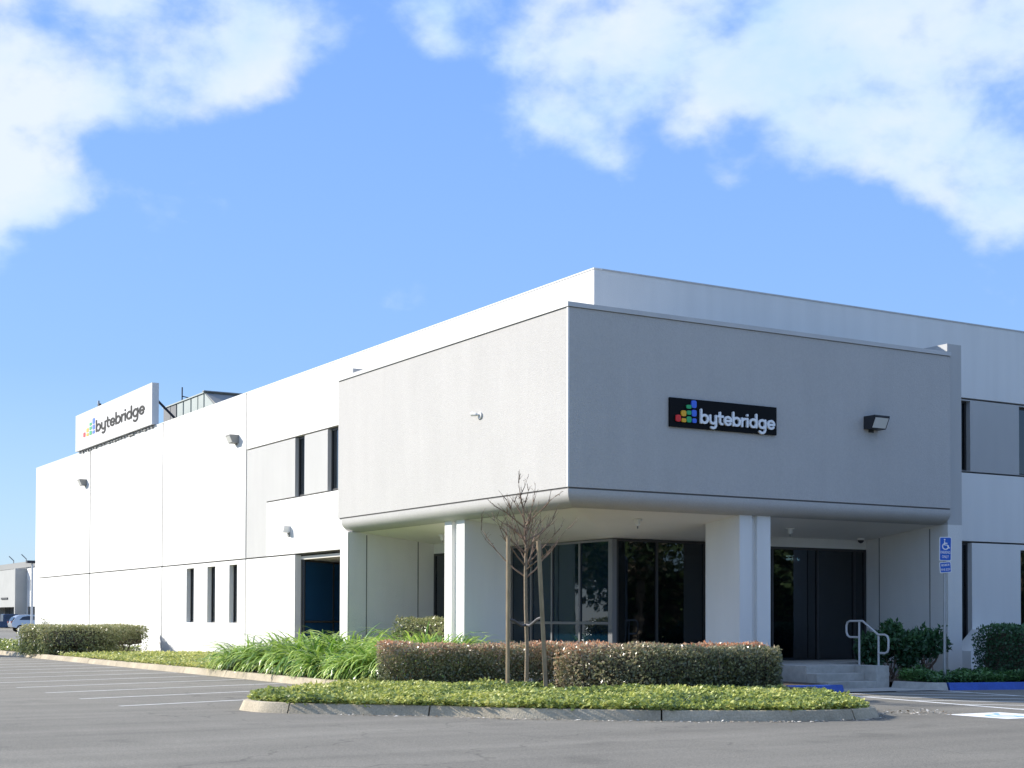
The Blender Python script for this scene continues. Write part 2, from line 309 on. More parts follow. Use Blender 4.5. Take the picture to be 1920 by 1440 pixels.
def cut(path, s0, s1):
    out = []; s = 0
    for a, b in zip(path[:-1], path[1:]):
        l = (b - a).length
        if s + l > s0 and s < s1:
            t0 = max(0, (s0 - s) / l); t1 = min(1, (s1 - s) / l)
            if not out: out.append(a.lerp(b, t0))
            out.append(a.lerp(b, t1))
        s += l
    return out
def plen(path): return sum((b - a).length for a, b in zip(path[:-1], path[1:]))
def kerb(name, pts, inward, joints, m, h=.15, w=.15, smooth=True, jit=.006):
    """stones of battered kerb along pts (face foot); inward = +1 if the bed lies left of travel"""
    path = catmull(pts) if smooth else [Vector((*p, 0)) for p in pts]
    L = plen(path); js = [0] + [j for j in joints if 0 < j < L] + [L]; root = None
    root = tag(empty(name, (*path[0][:2], 0)), kind='structure')
    for a, b in zip(js[:-1], js[1:]):
        seg = cut(path, a + .012, b - .012)
        if len(seg) < 2: continue
        rings = []; dz = random.uniform(-jit, jit)
        for i, p in enumerate(seg):
            d = (seg[min(i + 1, len(seg) - 1)] - seg[max(i - 1, 0)]).normalized(); n = Vector((-d.y, d.x, 0)) * inward; H = h + dz
            rings.append([p + n * o + Vector((0, 0, z)) for o, z in ((-.02, -.05), (.0, 0), (.055, H - .03), (.066, H - .008), (.09, H), (w + .02, H), (w + .02, -.05))])
        MB().loft(rings).build('kerb_stone', m, root, smooth=True)
    return root
def sheet(name, pts, z, m, kind='structure', parent=None):
    mb = MB(); mb.poly([(p[0], p[1], z) for p in pts]); o = mb.build(name, m, parent)
    if o.data.polygons[0].normal.z < 0: o.data.flip_normals()
    if kind: o['kind'] = kind
    return o
# leaves -------------------------------------------------------------------
def norm(a): return a / np.maximum(1e-9, np.linalg.norm(a, axis=1, keepdims=True))
def leaves(name, P, D, Nn, Ln, Wd, tint, m, parent=None, kind=None):
    n = len(P); Sd = norm(np.cross(D, Nn)); N2 = norm(np.cross(Sd, D))
    V = np.empty((n, 4, 3)); V[:, 0] = P; V[:, 1] = P + D * (Ln * .45)[:, None] + Sd * (Wd * .5)[:, None] + N2 * (Wd * .12)[:, None]
    V[:, 2] = P + D * Ln[:, None]; V[:, 3] = P + D * (Ln * .45)[:, None] - Sd * (Wd * .5)[:, None] + N2 * (Wd * .12)[:, None]
    V = V.reshape(-1, 3); lo, hi = V.min(0), V.max(0); org = np.array([(lo[0] + hi[0]) / 2, (lo[1] + hi[1]) / 2, lo[2]]); V = V - org
    me = bpy.data.meshes.new(name); me.vertices.add(4 * n); me.vertices.foreach_set('co', V.ravel()); me.loops.add(4 * n)
    me.loops.foreach_set('vertex_index', np.arange(4 * n, dtype=np.int32)); me.polygons.add(n)
    me.polygons.foreach_set('loop_start', np.arange(0, 4 * n, 4, dtype=np.int32)); me.polygons.foreach_set('loop_total', np.full(n, 4, dtype=np.int32)); me.update(calc_edges=True)
    at = me.attributes.new('tint', 'FLOAT', 'POINT'); at.data.foreach_set('value', np.repeat(np.clip(tint, 0, 1), 4).astype(np.float32))
    me.materials.append(m); o = bpy.data.objects.new(name, me); WORLD[o.name] = Vector(org)
    o.location = Vector(org) - (WORLD[parent.name] if parent else Vector()); link(o, parent)
    if kind: o['kind'] = kind
    return o
def rnd_unit(n): return norm(rng.normal(size=(n, 3)))
def lump(P, s=2.2, ph=0): return (np.sin(P[:, 0] * s + ph) + np.sin(P[:, 1] * s * 1.3 + 1.7 + ph) + np.sin((P[:, 0] - P[:, 1]) * s * 2.1 + P[:, 2] * 3 + .6) + np.sin((P[:, 0] * .7 + P[:, 1]) * s * 3.7 + 2.2)) / 4
def hedge(pts, wd, z0, z1, n, m, tintf, leaf, label, cat='hedge', decay=.07, stems=60, core=True, sparse=None, shoots=0):
    path = catmull([(*p, 0) for p in pts], .2); L = plen(path); X = np.array([tuple(p)[:2] for p in path]); seg = np.r_[0, np.cumsum(np.linalg.norm(np.diff(X, axis=0), axis=1))]
    c = path[len(path) // 2]; root = empty('hedge', (c.x, c.y, z0), label, cat)
    got = []; tot = 0
    while tot < n:
        k = n * 3; s = rng.random(k) * L; a = rng.random(k) * 2 - 1; h = rng.random(k)
        Hh = z1 - z0; dist = np.minimum.reduce([s, L - s, (1 - abs(a)) * wd / 2, (1 - h) * Hh])
        r2 = (np.maximum(0, abs(a) * wd / 2 - (wd / 2 - .2)) ** 2 + np.maximum(0, h * Hh - (Hh - .2)) ** 2) > .2 ** 2
        keep = (rng.random(k) < np.exp(-dist / decay)) & ~r2
        if sparse: keep &= rng.random(k) < sparse(s / L, a, h)
        q = np.c_[s, a, h, dist][keep]; got.append(q); tot += len(q)
    q = np.concatenate(got)[:n]; s, a, h, dist = q.T
    cx = np.interp(s, seg, X[:, 0]); cy = np.interp(s, seg, X[:, 1])
    tx = np.interp(s + .1, seg, X[:, 0]) - np.interp(s - .1, seg, X[:, 0]); ty = np.interp(s + .1, seg, X[:, 1]) - np.interp(s - .1, seg, X[:, 1]); tl = np.hypot(tx, ty); tx /= tl; ty /= tl
    P = np.c_[cx - ty * a * wd / 2, cy + tx * a * wd / 2, z0 + h * (z1 - z0)]
    lu = lump(P, 2.2); P[:, 2] += (lu * .05 + lump(P, 5.3, 4) * .025) * h; P[:, 0] += lump(P, 2.6, 1) * .09; P[:, 1] += lump(P, 2.6, 2) * .09
    side = np.c_[-ty * np.sign(a), tx * np.sign(a), np.zeros(n)]; end = np.c_[tx, ty, np.zeros(n)] * np.where(s < L / 2, -1, 1)[:, None]
    top = np.tile([0, 0, 1.], (n, 1)); dA = (1 - abs(a)) * wd / 2; dE = np.minimum(s, L - s); dT = (1 - h) * (z1 - z0)
    Nn = side * np.exp(-dA / .12)[:, None] + end * np.exp(-dE / .12)[:, None] + top * (np.exp(-dT / .12) + .25)[:, None]
    Nn = norm(Nn + rnd_unit(n) * 1.1); D = norm(np.cross(Nn, rnd_unit(n)) + Nn * .35)
    leaves('foliage', P, D, Nn, leaf * rng.uniform(.7, 1.3, n), leaf * .55 * rng.uniform(.7, 1.3, n), tintf(s / L, a, h, rng.random(n), lu), m, root)
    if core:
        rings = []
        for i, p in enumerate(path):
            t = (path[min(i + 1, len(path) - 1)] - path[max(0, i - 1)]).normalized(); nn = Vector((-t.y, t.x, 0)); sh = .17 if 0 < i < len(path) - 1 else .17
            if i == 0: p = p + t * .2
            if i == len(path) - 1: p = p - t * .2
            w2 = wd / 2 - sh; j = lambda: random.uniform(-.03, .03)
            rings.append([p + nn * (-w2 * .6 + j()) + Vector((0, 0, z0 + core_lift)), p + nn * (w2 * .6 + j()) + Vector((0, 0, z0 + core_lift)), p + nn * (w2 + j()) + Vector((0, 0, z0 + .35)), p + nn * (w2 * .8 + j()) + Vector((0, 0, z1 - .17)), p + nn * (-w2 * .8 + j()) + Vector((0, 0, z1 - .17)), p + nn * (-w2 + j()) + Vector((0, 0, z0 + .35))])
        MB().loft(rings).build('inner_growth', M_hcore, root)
    mb = MB()
    for k in range(stems):
        s0 = random.uniform(.1, L - .1); i = int(np.searchsorted(seg, s0)) - 1; p = path[i].lerp(path[min(i + 1, len(path) - 1)], .5); t = (path[min(i + 1, len(path) - 1)] - path[i]).normalized(); nn = Vector((-t.y, t.x, 0))
        q0 = p + nn * random.uniform(-.25, .25) * wd + Vector((0, 0, z0 - .05)); side_ = random.choice((-1, 1)); ll = random.uniform(.6, 1.0)
        q1 = q0 + nn * side_ * wd * .15 * ll + t * random.uniform(-.15, .15) + Vector((0, 0, (z1 - z0) * .3))
        q2 = q1 + nn * side_ * wd * .17 * ll + t * random.uniform(-.25, .25) + Vector((0, 0, (z1 - z0) * .3)); q3 = q2 + t * random.uniform(-.2, .2) + Vector((0, 0, (z1 - z0) * .28))
        mb.tube([q0, q1, q2, q3], [.014, .01, .007, .003], 4, False)
    if shoots:
        for k in range(shoots):
            i = random.randrange(1, len(path) - 1); q0 = path[i] + Vector((random.uniform(-.3, .3), random.uniform(-.3, .3), z1 - .08)); mb.tube([q0, q0 + Vector((random.uniform(-.06, .06), random.uniform(-.06, .06), random.uniform(.1, .25)))], [.006, .002], 3, False)
    if mb.v: mb.build('branches', M_twig, root)
    return root
core_lift = .08

# ================================================================== GROUND
T, J, K1, K2, BT, BB = 8.8, 3.36, 6.93, 5.10, 7.47, 3.93
g = sheet('asphalt_ground', [(-1500, -1500), (1500, -1500), (1500, 1500), (-1500, 1500)], 0, M_asph)

# kerbs: left planting bed, island, accessible area
KL = [(-5.15, 62), (-5.15, 40), (-5.15, 20), (-5.15, 8), (-5.15, .6)]
kerb('left_kerb', KL, 1, [2 + 3.05 * i for i in range(22)], M_kerb, smooth=False)
KI = [(-5.15, .56), (-5.5, -.35), (-7.2, -2.0), (-8.7, -3.35), (-9.28, -4.0), (-9.38, -4.6), (-9.05, -5.35), (-7.41, -6.98), (-6.5, -8.15), (-5.16, -9.35), (-3.6, -10.25), (-2.6, -10.45), (-1.95, -10.25), (-1.55, -9.7), (-1.15, -8.9), (.3, -6.9), (1.25, -5.3), (1.55, -4.35)]
kp = catmull(KI); ks = []
for jx in [(-7.2, -2.0), (-9.1, -5.25), (-7.48, -6.9), (-5.18, -9.33), (-2.55, -10.5), (-.9, -8.9), (.3, -6.9)]:
    d = [(p - Vector((*jx, 0))).length for p in kp]; i = int(np.argmin(d)); ks.append(plen(kp[:i + 1]))
kerb('island_kerb', KI, 1, ks, M_kerb)
kerb('blue_kerb', [(1.57, -4.33), (2.1, -4.42), (2.78, -4.56)], 1, [], M_bluek, smooth=False)
kerb('concrete_kerb', [(4.97, -3.58), (4.96, -4.3), (5.12, -4.72), (5.35, -4.8)], 1, [], M_conc)
kerb('blue_kerb', [(5.37, -4.81), (7.0, -5.25), (10, -5.9), (14, -6.6), (24, -8)], 1, [2.5, 5.5, 8.5, 11.5, 14.5], M_bluek, smooth=False)

bed = [(-5.05, 62), (-5.05, .5), (-5.4, -.2), (-7.1, -1.9), (-8.6, -3.25), (-9.15, -4.0), (-9.25, -4.6), (-8.95, -5.25), (-7.3, -6.9), (-6.4, -8.05), (-5.1, -9.22), (-3.55, -10.1), (-2.6, -10.3), (-2.05, -10.1), (-1.72, -9.6), (-1.3, -8.9), (.18, -6.85), (1.15, -5.2), (1.5, -4.25), (2.78, -4.45), (2.9, -3.6), (3.25, -3.4), (3.25, 1.25), (1.4, 1.25), (1.4, 5.6), (.5, 6), (.5, 8.3), (.1, 8.4), (.1, 62)]
sheet('planting_bed_soil', bed, .125, M_soil)
bedR = [(5.05, -3.55), (5.06, -4.25), (5.2, -4.65), (7, -5.13), (10, -5.78), (24, -7.8), (24, .1), (8.3, .1), (5.0, .4)]
sheet('planting_bed_soil', bedR, .125, M_soil)
sheet('porch_paving', [(-1.55, -1.75), (3.25, -1.75), (3.25, 1.24), (1.33, 1.24), (1.33, 5.7), (.42, 5.9), (.42, 7.9), (-1.55, 7.9)], .135, mat('porch_concrete', (.52, .50, .45), .95, nz=[(1.5, .08, I3), (30, .06, I3)]))
apron = sheet('concrete_apron', [(2.8, -4.62), (5.1, -4.95), (4.95, -3.3), (2.85, -3.3)], .02, M_conc)

# parking lines (angled stalls)
def strip(name, a, b, w, m, z=.004, parent=None):
    a, b = Vector((*a, 0)), Vector((*b, 0)); d = (b - a).normalized(); n = Vector((-d.y, d.x, 0)) * w / 2
    return sheet(name, [(a + n)[:2], (b + n)[:2], (b - n)[:2], (a - n)[:2]], z, m, parent=parent)
for i in range(13):
    y0 = -2.42 + 2.41 * i; x1 = -5.2 if i else -7.55
    strip('parking_line', (-10.7, y0), (x1, y0 + (x1 + 10.7) * .34), .10, M_line)
# accessible aisle
strip('aisle_line', (2.15, -4.75), (1.2, -11.6), .13, M_line2)
strip('aisle_line', (5.1, -5.0), (4.45, -9.6), .11, M_line2)
for c in (-.9, -2.35, -3.9, -5.4, -6.9, -8.4, -9.9):
    xa = (-c - 4.75 + .0) ; 
    x0 = (c + 4.75 + 2.15 * 7.2105 * 1) / (7.2105 + 1) if False else None
    # intersection of y=-x+c with the two side lines
    def hit(p, q):
        (x1, y1), (x2, y2) = p, q; t = (c - x1 - y1) / ((x2 - x1) + (y2 - y1)); return (x1 + t * (x2 - x1), y1 + t * (y2 - y1))
    p = hit((2.15, -4.75), (1.2, -11.6)); q = hit((5.1, -5.0), (4.45, -9.6))
    if p[1] > -4.8: p = (c + 4.8, -4.8) if c + 4.8 > 2.15 else p
    strip('hatch_line', p, q, .10, M_line2, .008)
isq = sheet('accessible_bay_marking', [(-.6, -11.4), (.55, -11.4), (.55, -10.25), (-.6, -10.25)], .004, M_line2)

# ================================================================== OFFICE BUILDING
bld = empty('office_building', (0, 0, 0), 'white two-storey office building with projecting grey stucco corner box over an entrance porch', 'building')
G = .022; GV = .045
# ---- left facade, plane x=0
wins_lo = [(25.53, 26.34), (23.3, 24.11), (21.17, 21.92)]; ZL = (1.26, 3.2)
wins_up = [(15.55, 16.28), (13.02, 13.84)]; ZU = (5.12, 6.91)
js = [20.4, 29.2, 39.4, 49.4]
for a, b in zip(js[:-1], js[1:]):
    GV = {20.4: .045, 29.2: .075, 39.4: .1}[a]
    wall('wall_panel', 'x', 0, .2, a + GV, b - (GV if b < 49 else 0), J + G, T, [], M_white, bld)
    wall('wall_panel', 'x', 0, .2, a + GV, b - (GV if b < 49 else 0), 0, J - G, [(u0, u1, *ZL) for u0, u1 in wins_lo if a < u0 < b], M_white, bld)
GV = .045
wall('wall_panel', 'x', 0, .2, .0, 20.4 - GV, K1 + G, T, [], M_white, bld)
wall('wall_panel', 'x', .012, .188, 8.42, 18.6, K2 + G, K1 - G, [(*w, *ZU) for w in wins_up], M_grey, bld)
wall('wall_panel', 'x', .012, .188, 18.6, 20.4 - GV, J + G, K1 - G, [], M_grey, bld)
wall('wall_panel', 'x', 0, .2, 8.42, 18.6 - G, J + G, K2 - G, [], M_white, bld)
wall('wall_panel', 'x', 0, .2, 16.22, 20.4 - GV, 0, J - G, [], M_white, bld)
allh = [(u0, u1, *ZL) for u0, u1 in wins_lo] + [(*w, *ZU) for w in wins_up] + [(8.3, 16.22, 0, J - G)]
wall('inner_wall', 'x', .202, .05, 8.42, 49.38, 0, T - .02, allh, M_joint, bld)
wall('inner_wall', 'x', .202, .05, .21, 8.42, 4.2, T - .02, [], M_joint, bld)
for u0, u1 in wins_lo: window(bld, 'x', .15, u0, u1, *ZL, fr=.05, mull=((u0 + u1) / 2 - .05,))
for u0, u1 in wins_up: window(bld, 'x', .13, u0, u1, *ZU, fr=.05)
# recessed glazing left of the box, set at an angle
rec = MB()
rec.prism([(.02, 15.95, .2), (.02, 15.95, 3.28), (.42, 16.2, 3.28), (.42, 16.2, .2)], (-.0, .25, 0)) if False else None
ang = math.atan2(.64, .76); L0 = 4.2
def angled(mb, s0, s1, n0, n1, z0, z1):
    p = Matrix.Translation((.27, 16.1, 0)) @ Matrix.Rotation(ang, 4, 'Z'); t = MB().box(s0, n0, z0, s1, n1, z1).xf(p)
    k = len(mb.v); mb.v += t.v; mb.f += [tuple(i + k for i in f) for f in t.f]; return mb
fr = MB(); angled(fr, 0, .06, 0, .06, .15, 3.2); angled(fr, L0 - .06, L0, 0, .06, .15, 3.2); angled(fr, .06, L0 - .06, 0, .06, 3.14, 3.2); angled(fr, .06, L0 - .06, 0, .06, .15, .21)
rw = fr.build('window', M_frame, bld)
angled(MB(), .06, L0 - .06, .004, .05, 1.28, 1.34).build('transom', M_alu, rw)
angled(MB(), 2.0, 2.06, .002, .052, .21, 3.14).build('mullion', M_frame, rw)
angled(MB(), .06, 2.0, .03, .036, 1.34, 3.14).build('pane', M_film2, rw); angled(MB(), .06, 2.0, .03, .036, .21, 1.28).build('pane', M_film2, rw)
angled(MB(), 2.06, L0 - .06, .03, .036, .21, 3.14).build('pane', M_film2, rw)
B(.205, 8.45, 3.2, 5.5, 18.6, 3.3).build('recess_ceiling', M_soffit, bld)
# ---- right facade, plane y=0
xr = 34
wrU = [(10.5, 11.32), (13.1, 13.95), (16.4, 17.2), (19.2, 20.0)]; wrL = [(10.5, 11.35), (13.12, 14.0), (16.4, 17.2)]
wall('wall_panel', 'y', 0, .2, .2, xr, K1 + G, T, [], M_white, bld)
wall('wall_panel', 'y', .012, .188, 8.65, xr, K2 + G, K1 - G, [(*w, K2 + .03, K1 - .05) for w in wrU], M_grey, bld)
wall('wall_panel', 'y', 0, .2, 8.65, xr, J + G, K2 - G, [], M_white, bld)
wall('wall_panel', 'y', 0, .2, 8.65, xr, 0, J - G, [(a, b, .5, J - G) for a, b in wrL[:1]] + [(a, b, 1.0, 3.2) for a, b in wrL[1:]], M_white, bld)
wall('inner_wall', 'y', .202, .05, 8.65, xr, 0, T - .02, [(*w, K2 + .03, K1 - .05) for w in wrU] + [(wrL[0][0], wrL[0][1], .5, J - G)] + [(a, b, 1.0, 3.2) for a, b in wrL[1:]], M_joint, bld)
wall('inner_wall', 'y', .202, .05, .26, 8.65, 4.2, T - .02, [], M_joint, bld)
for w in wrU: window(bld, 'y', .14, *w, K2 + .03, K1 - .05, fr=.05)
window(bld, 'y', .14, *wrL[0], .5, J - G, fr=.05)
for w in wrL[1:]: window(bld, 'y', .14, *w, 1.0, 3.2, fr=.05)
# sloping cheek wall by the first lower window on the right
MB().prism([(10.7, -.55, 0), (10.7, -.55, .66), (11.3, -.55, 1.18), (11.46, -.55, 1.18), (11.9, -.55, .5), (11.9, -.55, 0)], (0, .53, 0)).build('cheek_wall', M_white, bld)
# far and hidden walls, roof, floors
B(.2, 49.2, 0, xr - .2, 49.4, T).build('rear_wall', M_white, bld); B(xr - .2, .25, 0, xr, 49.2, T).build('side_wall', M_white, bld)
B(.26, .26, T - .55, xr - .21, 49.18, T - .5).build('roof', M_roof, bld)
# parapet caps
B(-.015, -.015, T, .2, 49.4, T + .03).build('parapet_cap', M_white, bld); B(.2, -.015, T, xr, .2, T + .03).build('parapet_cap', M_coping, bld)
B(-.012, -.018, K1 + .2, .03, -.002, T - .04).build('corner_bead', M_white, bld)
# ---- the projecting corner box
BX, BY = -2.09, -2.23; XE, YE = 8.2, 8.2; e = .39
wall('stucco_panel', 'x', BX, .22, BY + .075, YE + .2, BB, BT - .10, [], M_stucco, bld)
wall('stucco_panel', 'y', BY, .072, BX + .022, XE, BB, BT - .10, [], M_stucco, bld)
B(BX + .03, BY + .0735, BB, BX + .2, BY + .0748, BT - .1).build('corner_joint', M_joint, bld)
B(BX - .012, BY - .005, BB - .0, BX + .02, BY + .045, BT - .1).build('corner_bead', M_white, bld)
B(BX - .03, BY - .03, BT - .09, BX + .3, YE + .2, BT).build('coping', M_coping, bld); B(BX + .3, BY - .03, BT - .09, XE, BY + .3, BT - .002).build('coping', M_coping, bld)
B(BX + .012, BY + .012, BT - .105, BX + .2, YE + .2, BT - .088).build('coping_joint', M_joint, bld); B(BX + .2, BY + .012, BT - .105, XE, BY + .2, BT - .088).build('coping_joint', M_joint, bld)
B(BX + .02, BY + .02, BB - .035, BX + .2, YE + .15, BB).build('reveal_joint', M_joint, bld); B(BX + .2, BY + .02, BB - .035, XE, BY + .2, BB).build('reveal_joint', M_joint, bld)
B(BX + .31, BY + .31, BT - .5, 8.19, -.01, BT - .45).build('box_roof', M_roof, bld); B(BX + .31, -.01, BT - .5, -.01, 8.19, BT - .45).build('box_roof', M_roof, bld)
# bullnose: quarter round from BB-.035 down to 3.58
zb = BB - .035; zj = 3.57
prof = [(0, zb)] + [(e * (1 - math.cos(t)), zb - .06 - (zb - .06 - zj) * math.sin(t)) for t in np.linspace(0, math.pi / 2, 10)]
rA = [[(BX + o, YE + .0, z) for o, z in prof], [(BX + o, BY + o, z) for o, z in prof]]
rB = [[(BX + o, BY + o, z) for o, z in prof], [(XE, BY + o, z) for o, z in prof]]
MB().loft(rA, close=False, caps=False).build('bullnose', M_stucco, bld, smooth=True)
MB().loft(rB, close=False, caps=False).build('bullnose', M_stucco, bld, smooth=True)
jx = BX + e
mb = MB(); mb.box(jx, BY + e, zj + .02, jx + .025, YE, zj + .03); mb.box(jx + .025, BY + e, zj + .02, XE, BY + e + .025, zj + .03); mb.build('soffit_joint', M_joint, bld)
# soffit sloping down to the glazing
zi = 3.2; a0 = jx + .025; b0 = BY + e + .025
mb = MB()
mb.quad((a0, b0, zj), (a0, YE, zj), (1.5, YE, zi), (1.5, 1.42, zi)); mb.quad((a0, b0, zj), (1.5, 1.42, zi), (XE, 1.42, zi), (XE, b0, zj)); mb.build('soffit', M_soffit, bld)
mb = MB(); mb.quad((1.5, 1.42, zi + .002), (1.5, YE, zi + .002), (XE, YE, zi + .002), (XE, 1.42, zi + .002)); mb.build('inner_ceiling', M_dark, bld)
# end fins with side walls
B(BX + .09, 7.98, 0, .6, 8.42, zj).build('end_fin', M_recess, bld)
B(BX + .21, 8.0, zj, -.01, 8.42, 7.68).build('end_fin', M_grey, bld)
B(BX + .075, 7.965, .1, BX + .09, 8.42, zj - .02).build('fin_face', M_white, bld)
B(8.2, BY + .09, 0, 8.65, .6, zj).build('end_fin', M_recess, bld); B(8.2, BY + .09, zj, 8.65, -.02, 7.68).build('end_fin', M_grey, bld)
for x in (-1.49, -.04): B(x - .012, 7.972, .1, x + .012, 7.979, 3.5).build('control_joint', M_joint, bld)
for y in (-1.6, .0): B(8.192, y - .012, .1, 8.199, y + .012, 3.5).build('control_joint', M_joint, bld)
# columns: deep blades with a grooved front
def column(axis, n0, n1, u0, u1, g0, g1, m):
    c = MB(); P = lambda n, u: (n, u) if axis == 'x' else (u, n)
    pts = [(n0, u0), (n0, g0), (n0 + .09, g0), (n0 + .09, g1), (n0, g1), (n0, u1), (n1, u1), (n1, u0)]
    c.prism([(*P(n, u), .1) for n, u in pts], (0, 0, zj + .12 - .1)); return c.build('column', m, bld)
column('x', -1.77, -.64, 2.41, 3.32, 2.77, 2.99, M_white); column('y', -1.93, -.8, 2.34, 3.17, 2.67, 2.81, M_white)
# ---- glazing under the box
zf = .12
window(bld, 'x', 1.34, 1.36, 5.65, zf, zi, fr=.05, mull=(2.58, 3.77, 4.7), bars=(1.32,), fm=M_alu, dep=.09, glass=M_film)
B(1.335, 1.24, zf, 1.45, 1.358, zi).build('corner_post', M_alu, bld)
window(bld, 'y', 1.25, 1.452, 3.95, zf, zi, fr=.05, mull=(2.57,), dep=.09)
B(3.95, 1.2, 0, 4.0, 1.3, zi).build('jamb', M_recess, bld)
window(bld, 'x', .41, 6.0, 7.97, zf, 3.08, fr=.06, mull=(7.0,), dep=.08)
wall('recess_wall', 'x', .405, .06, 5.9, 7.97, 3.08, 3.42, [], M_recess, bld)
B(.47, 5.66, 0, 1.34, 5.76, zi + .15).build('recess_wall', M_recess, bld)
wr = window(bld, 'y', .42, 4.02, 8.18, .42, 3.1, fr=.06, mull=(5.25, 6.64, 7.8), dep=.08)
wall('recess_wall', 'y', .415, .06, 4.02, 8.19, 3.1, 3.4, [], M_recess, bld)
B(4.0, .42, 0, 4.05, 1.25, zi + .12).build('recess_wall', M_recess, bld)
# interior seen through the glass
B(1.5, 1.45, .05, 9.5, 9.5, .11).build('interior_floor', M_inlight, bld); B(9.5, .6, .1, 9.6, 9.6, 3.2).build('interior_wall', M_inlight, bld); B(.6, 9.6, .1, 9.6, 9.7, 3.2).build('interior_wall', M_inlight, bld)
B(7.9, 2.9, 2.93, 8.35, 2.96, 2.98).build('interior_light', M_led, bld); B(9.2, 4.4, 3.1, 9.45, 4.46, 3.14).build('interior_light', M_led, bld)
for k in range(9):
    y = 2.75 + k * .11; B(1.55, y, .3, 1.56, y + .085, 3.1).build('blind_slat', M_inlight, bld)

# ================================================================== STEPS, RAIL
st = empty('concrete_steps', (4.2, -2.9, 0), 'grey concrete entrance landing with two steps and a right-hand cheek block', 'steps')
hh = .155
MB().prism([(3.28, -2.9, 0), (4.6, -2.9, 0), (4.6, -3.55, 0), (4.96, -3.55, 0), (4.96, -1.2, 0), (8.19, -1.2, 0), (8.19, .4, 0), (3.28, .4, 0)], (0, 0, 3 * hh)).build('landing', M_conc, st, bevel=.008)
B(3.28, -3.22, 0, 4.597, -2.903, 2 * hh).build('step', M_conc, st, bevel=.01); B(3.28, -3.55, 0, 4.597, -3.223, hh).build('step', M_conc, st, bevel=.01)
hr = empty('handrail', (4.76, -3.1, 3 * hh), 'grey painted pipe handrail with looped ends on the right side of the entrance steps', 'handrail')
def arcpts(c, r, a0, a1, n=5): return [(c[0], c[1] + r * math.cos(t), c[2] + r * math.sin(t)) for t in np.linspace(R(a0), R(a1), n)]
hx = 4.77; z0 = 3 * hh
pl_ = [(hx, -2.88, z0 + .58)] + arcpts((hx, -2.62, z0 + .64), .06, -90, 0) + arcpts((hx, -2.62, z0 + .86), .06, 0, 90) + [(hx, -2.95, z0 + .92), (hx, -3.43, z0 + .64)] + [(hx, -3.55, z0 + .635)] + arcpts((hx, -3.68, z0 + .575), .06, 90, 180) + arcpts((hx, -3.68, z0 + .32), .06, 180, 270) + [(hx, -3.44, z0 + .26)]
pl_ = [(hx, -2.88, z0 + .58), (hx, -2.6, z0 + .58), (hx, -2.53, z0 + .62), (hx, -2.5, z0 + .69), (hx, -2.5, z0 + .82), (hx, -2.53, z0 + .89), (hx, -2.6, z0 + .92), (hx, -2.98, z0 + .92), (hx, -3.43, z0 + .64), (hx, -3.62, z0 + .64), (hx, -3.69, z0 + .61), (hx, -3.72, z0 + .54), (hx, -3.72, z0 + .36), (hx, -3.69, z0 + .29), (hx, -3.62, z0 + .26), (hx, -3.44, z0 + .26)]
MB().tube(pl_, .022, 8).build('rail', M_rail, hr, smooth=True)
for y, zt in ((-2.88, .9), (-3.44, .62)): MB().cyl((hx, y, z0), (hx, y, z0 + zt), .022, 10).build('post', M_rail, hr, smooth=True)

# ================================================================== LETTERING
def arc(c, r, a0, a1, n=14): return [(c[0] + r * math.cos(R(a)), c[1] + r * math.sin(R(a))) for a in np.linspace(a0, a1, n)]
GL = {'b': ([[(.1, .1), (.1, 1.42)], arc((.5, .5), .4, 0, 360, 25)], 1.1), 'y': ([[(.1, .9), (.1, .46)] + arc((.45, .46), .35, 180, 360), [(.8, .9), (.8, -.02)] + arc((.45, -.02), .35, 0, -125)], 1.02),
      't': ([[(.28, 1.28), (.28, .38)] + arc((.54, .38), .27, 180, 275, 8), [(.06, .9), (.62, .9)]], .76), 'e': ([[(.14, .5), (.88, .5)], arc((.5, .5), .4, 0, 318, 22)], 1.08),
      'r': ([[(.1, .1), (.1, .9)], arc((.45, .52), .35, 172, 75, 8)], .66), 'i': ([[(.1, .1), (.1, .9)], [(.1, 1.27), (.1, 1.29)]], .34),
      'd': ([[(.9, .1), (.9, 1.42)], arc((.5, .5), .4, 0, 360, 25)], 1.14), 'g': ([[(.9, .9), (.9, -.05)] + arc((.5, -.05), .4, 0, -140), arc((.5, .5), .4, 0, 360, 25)], 1.14)}
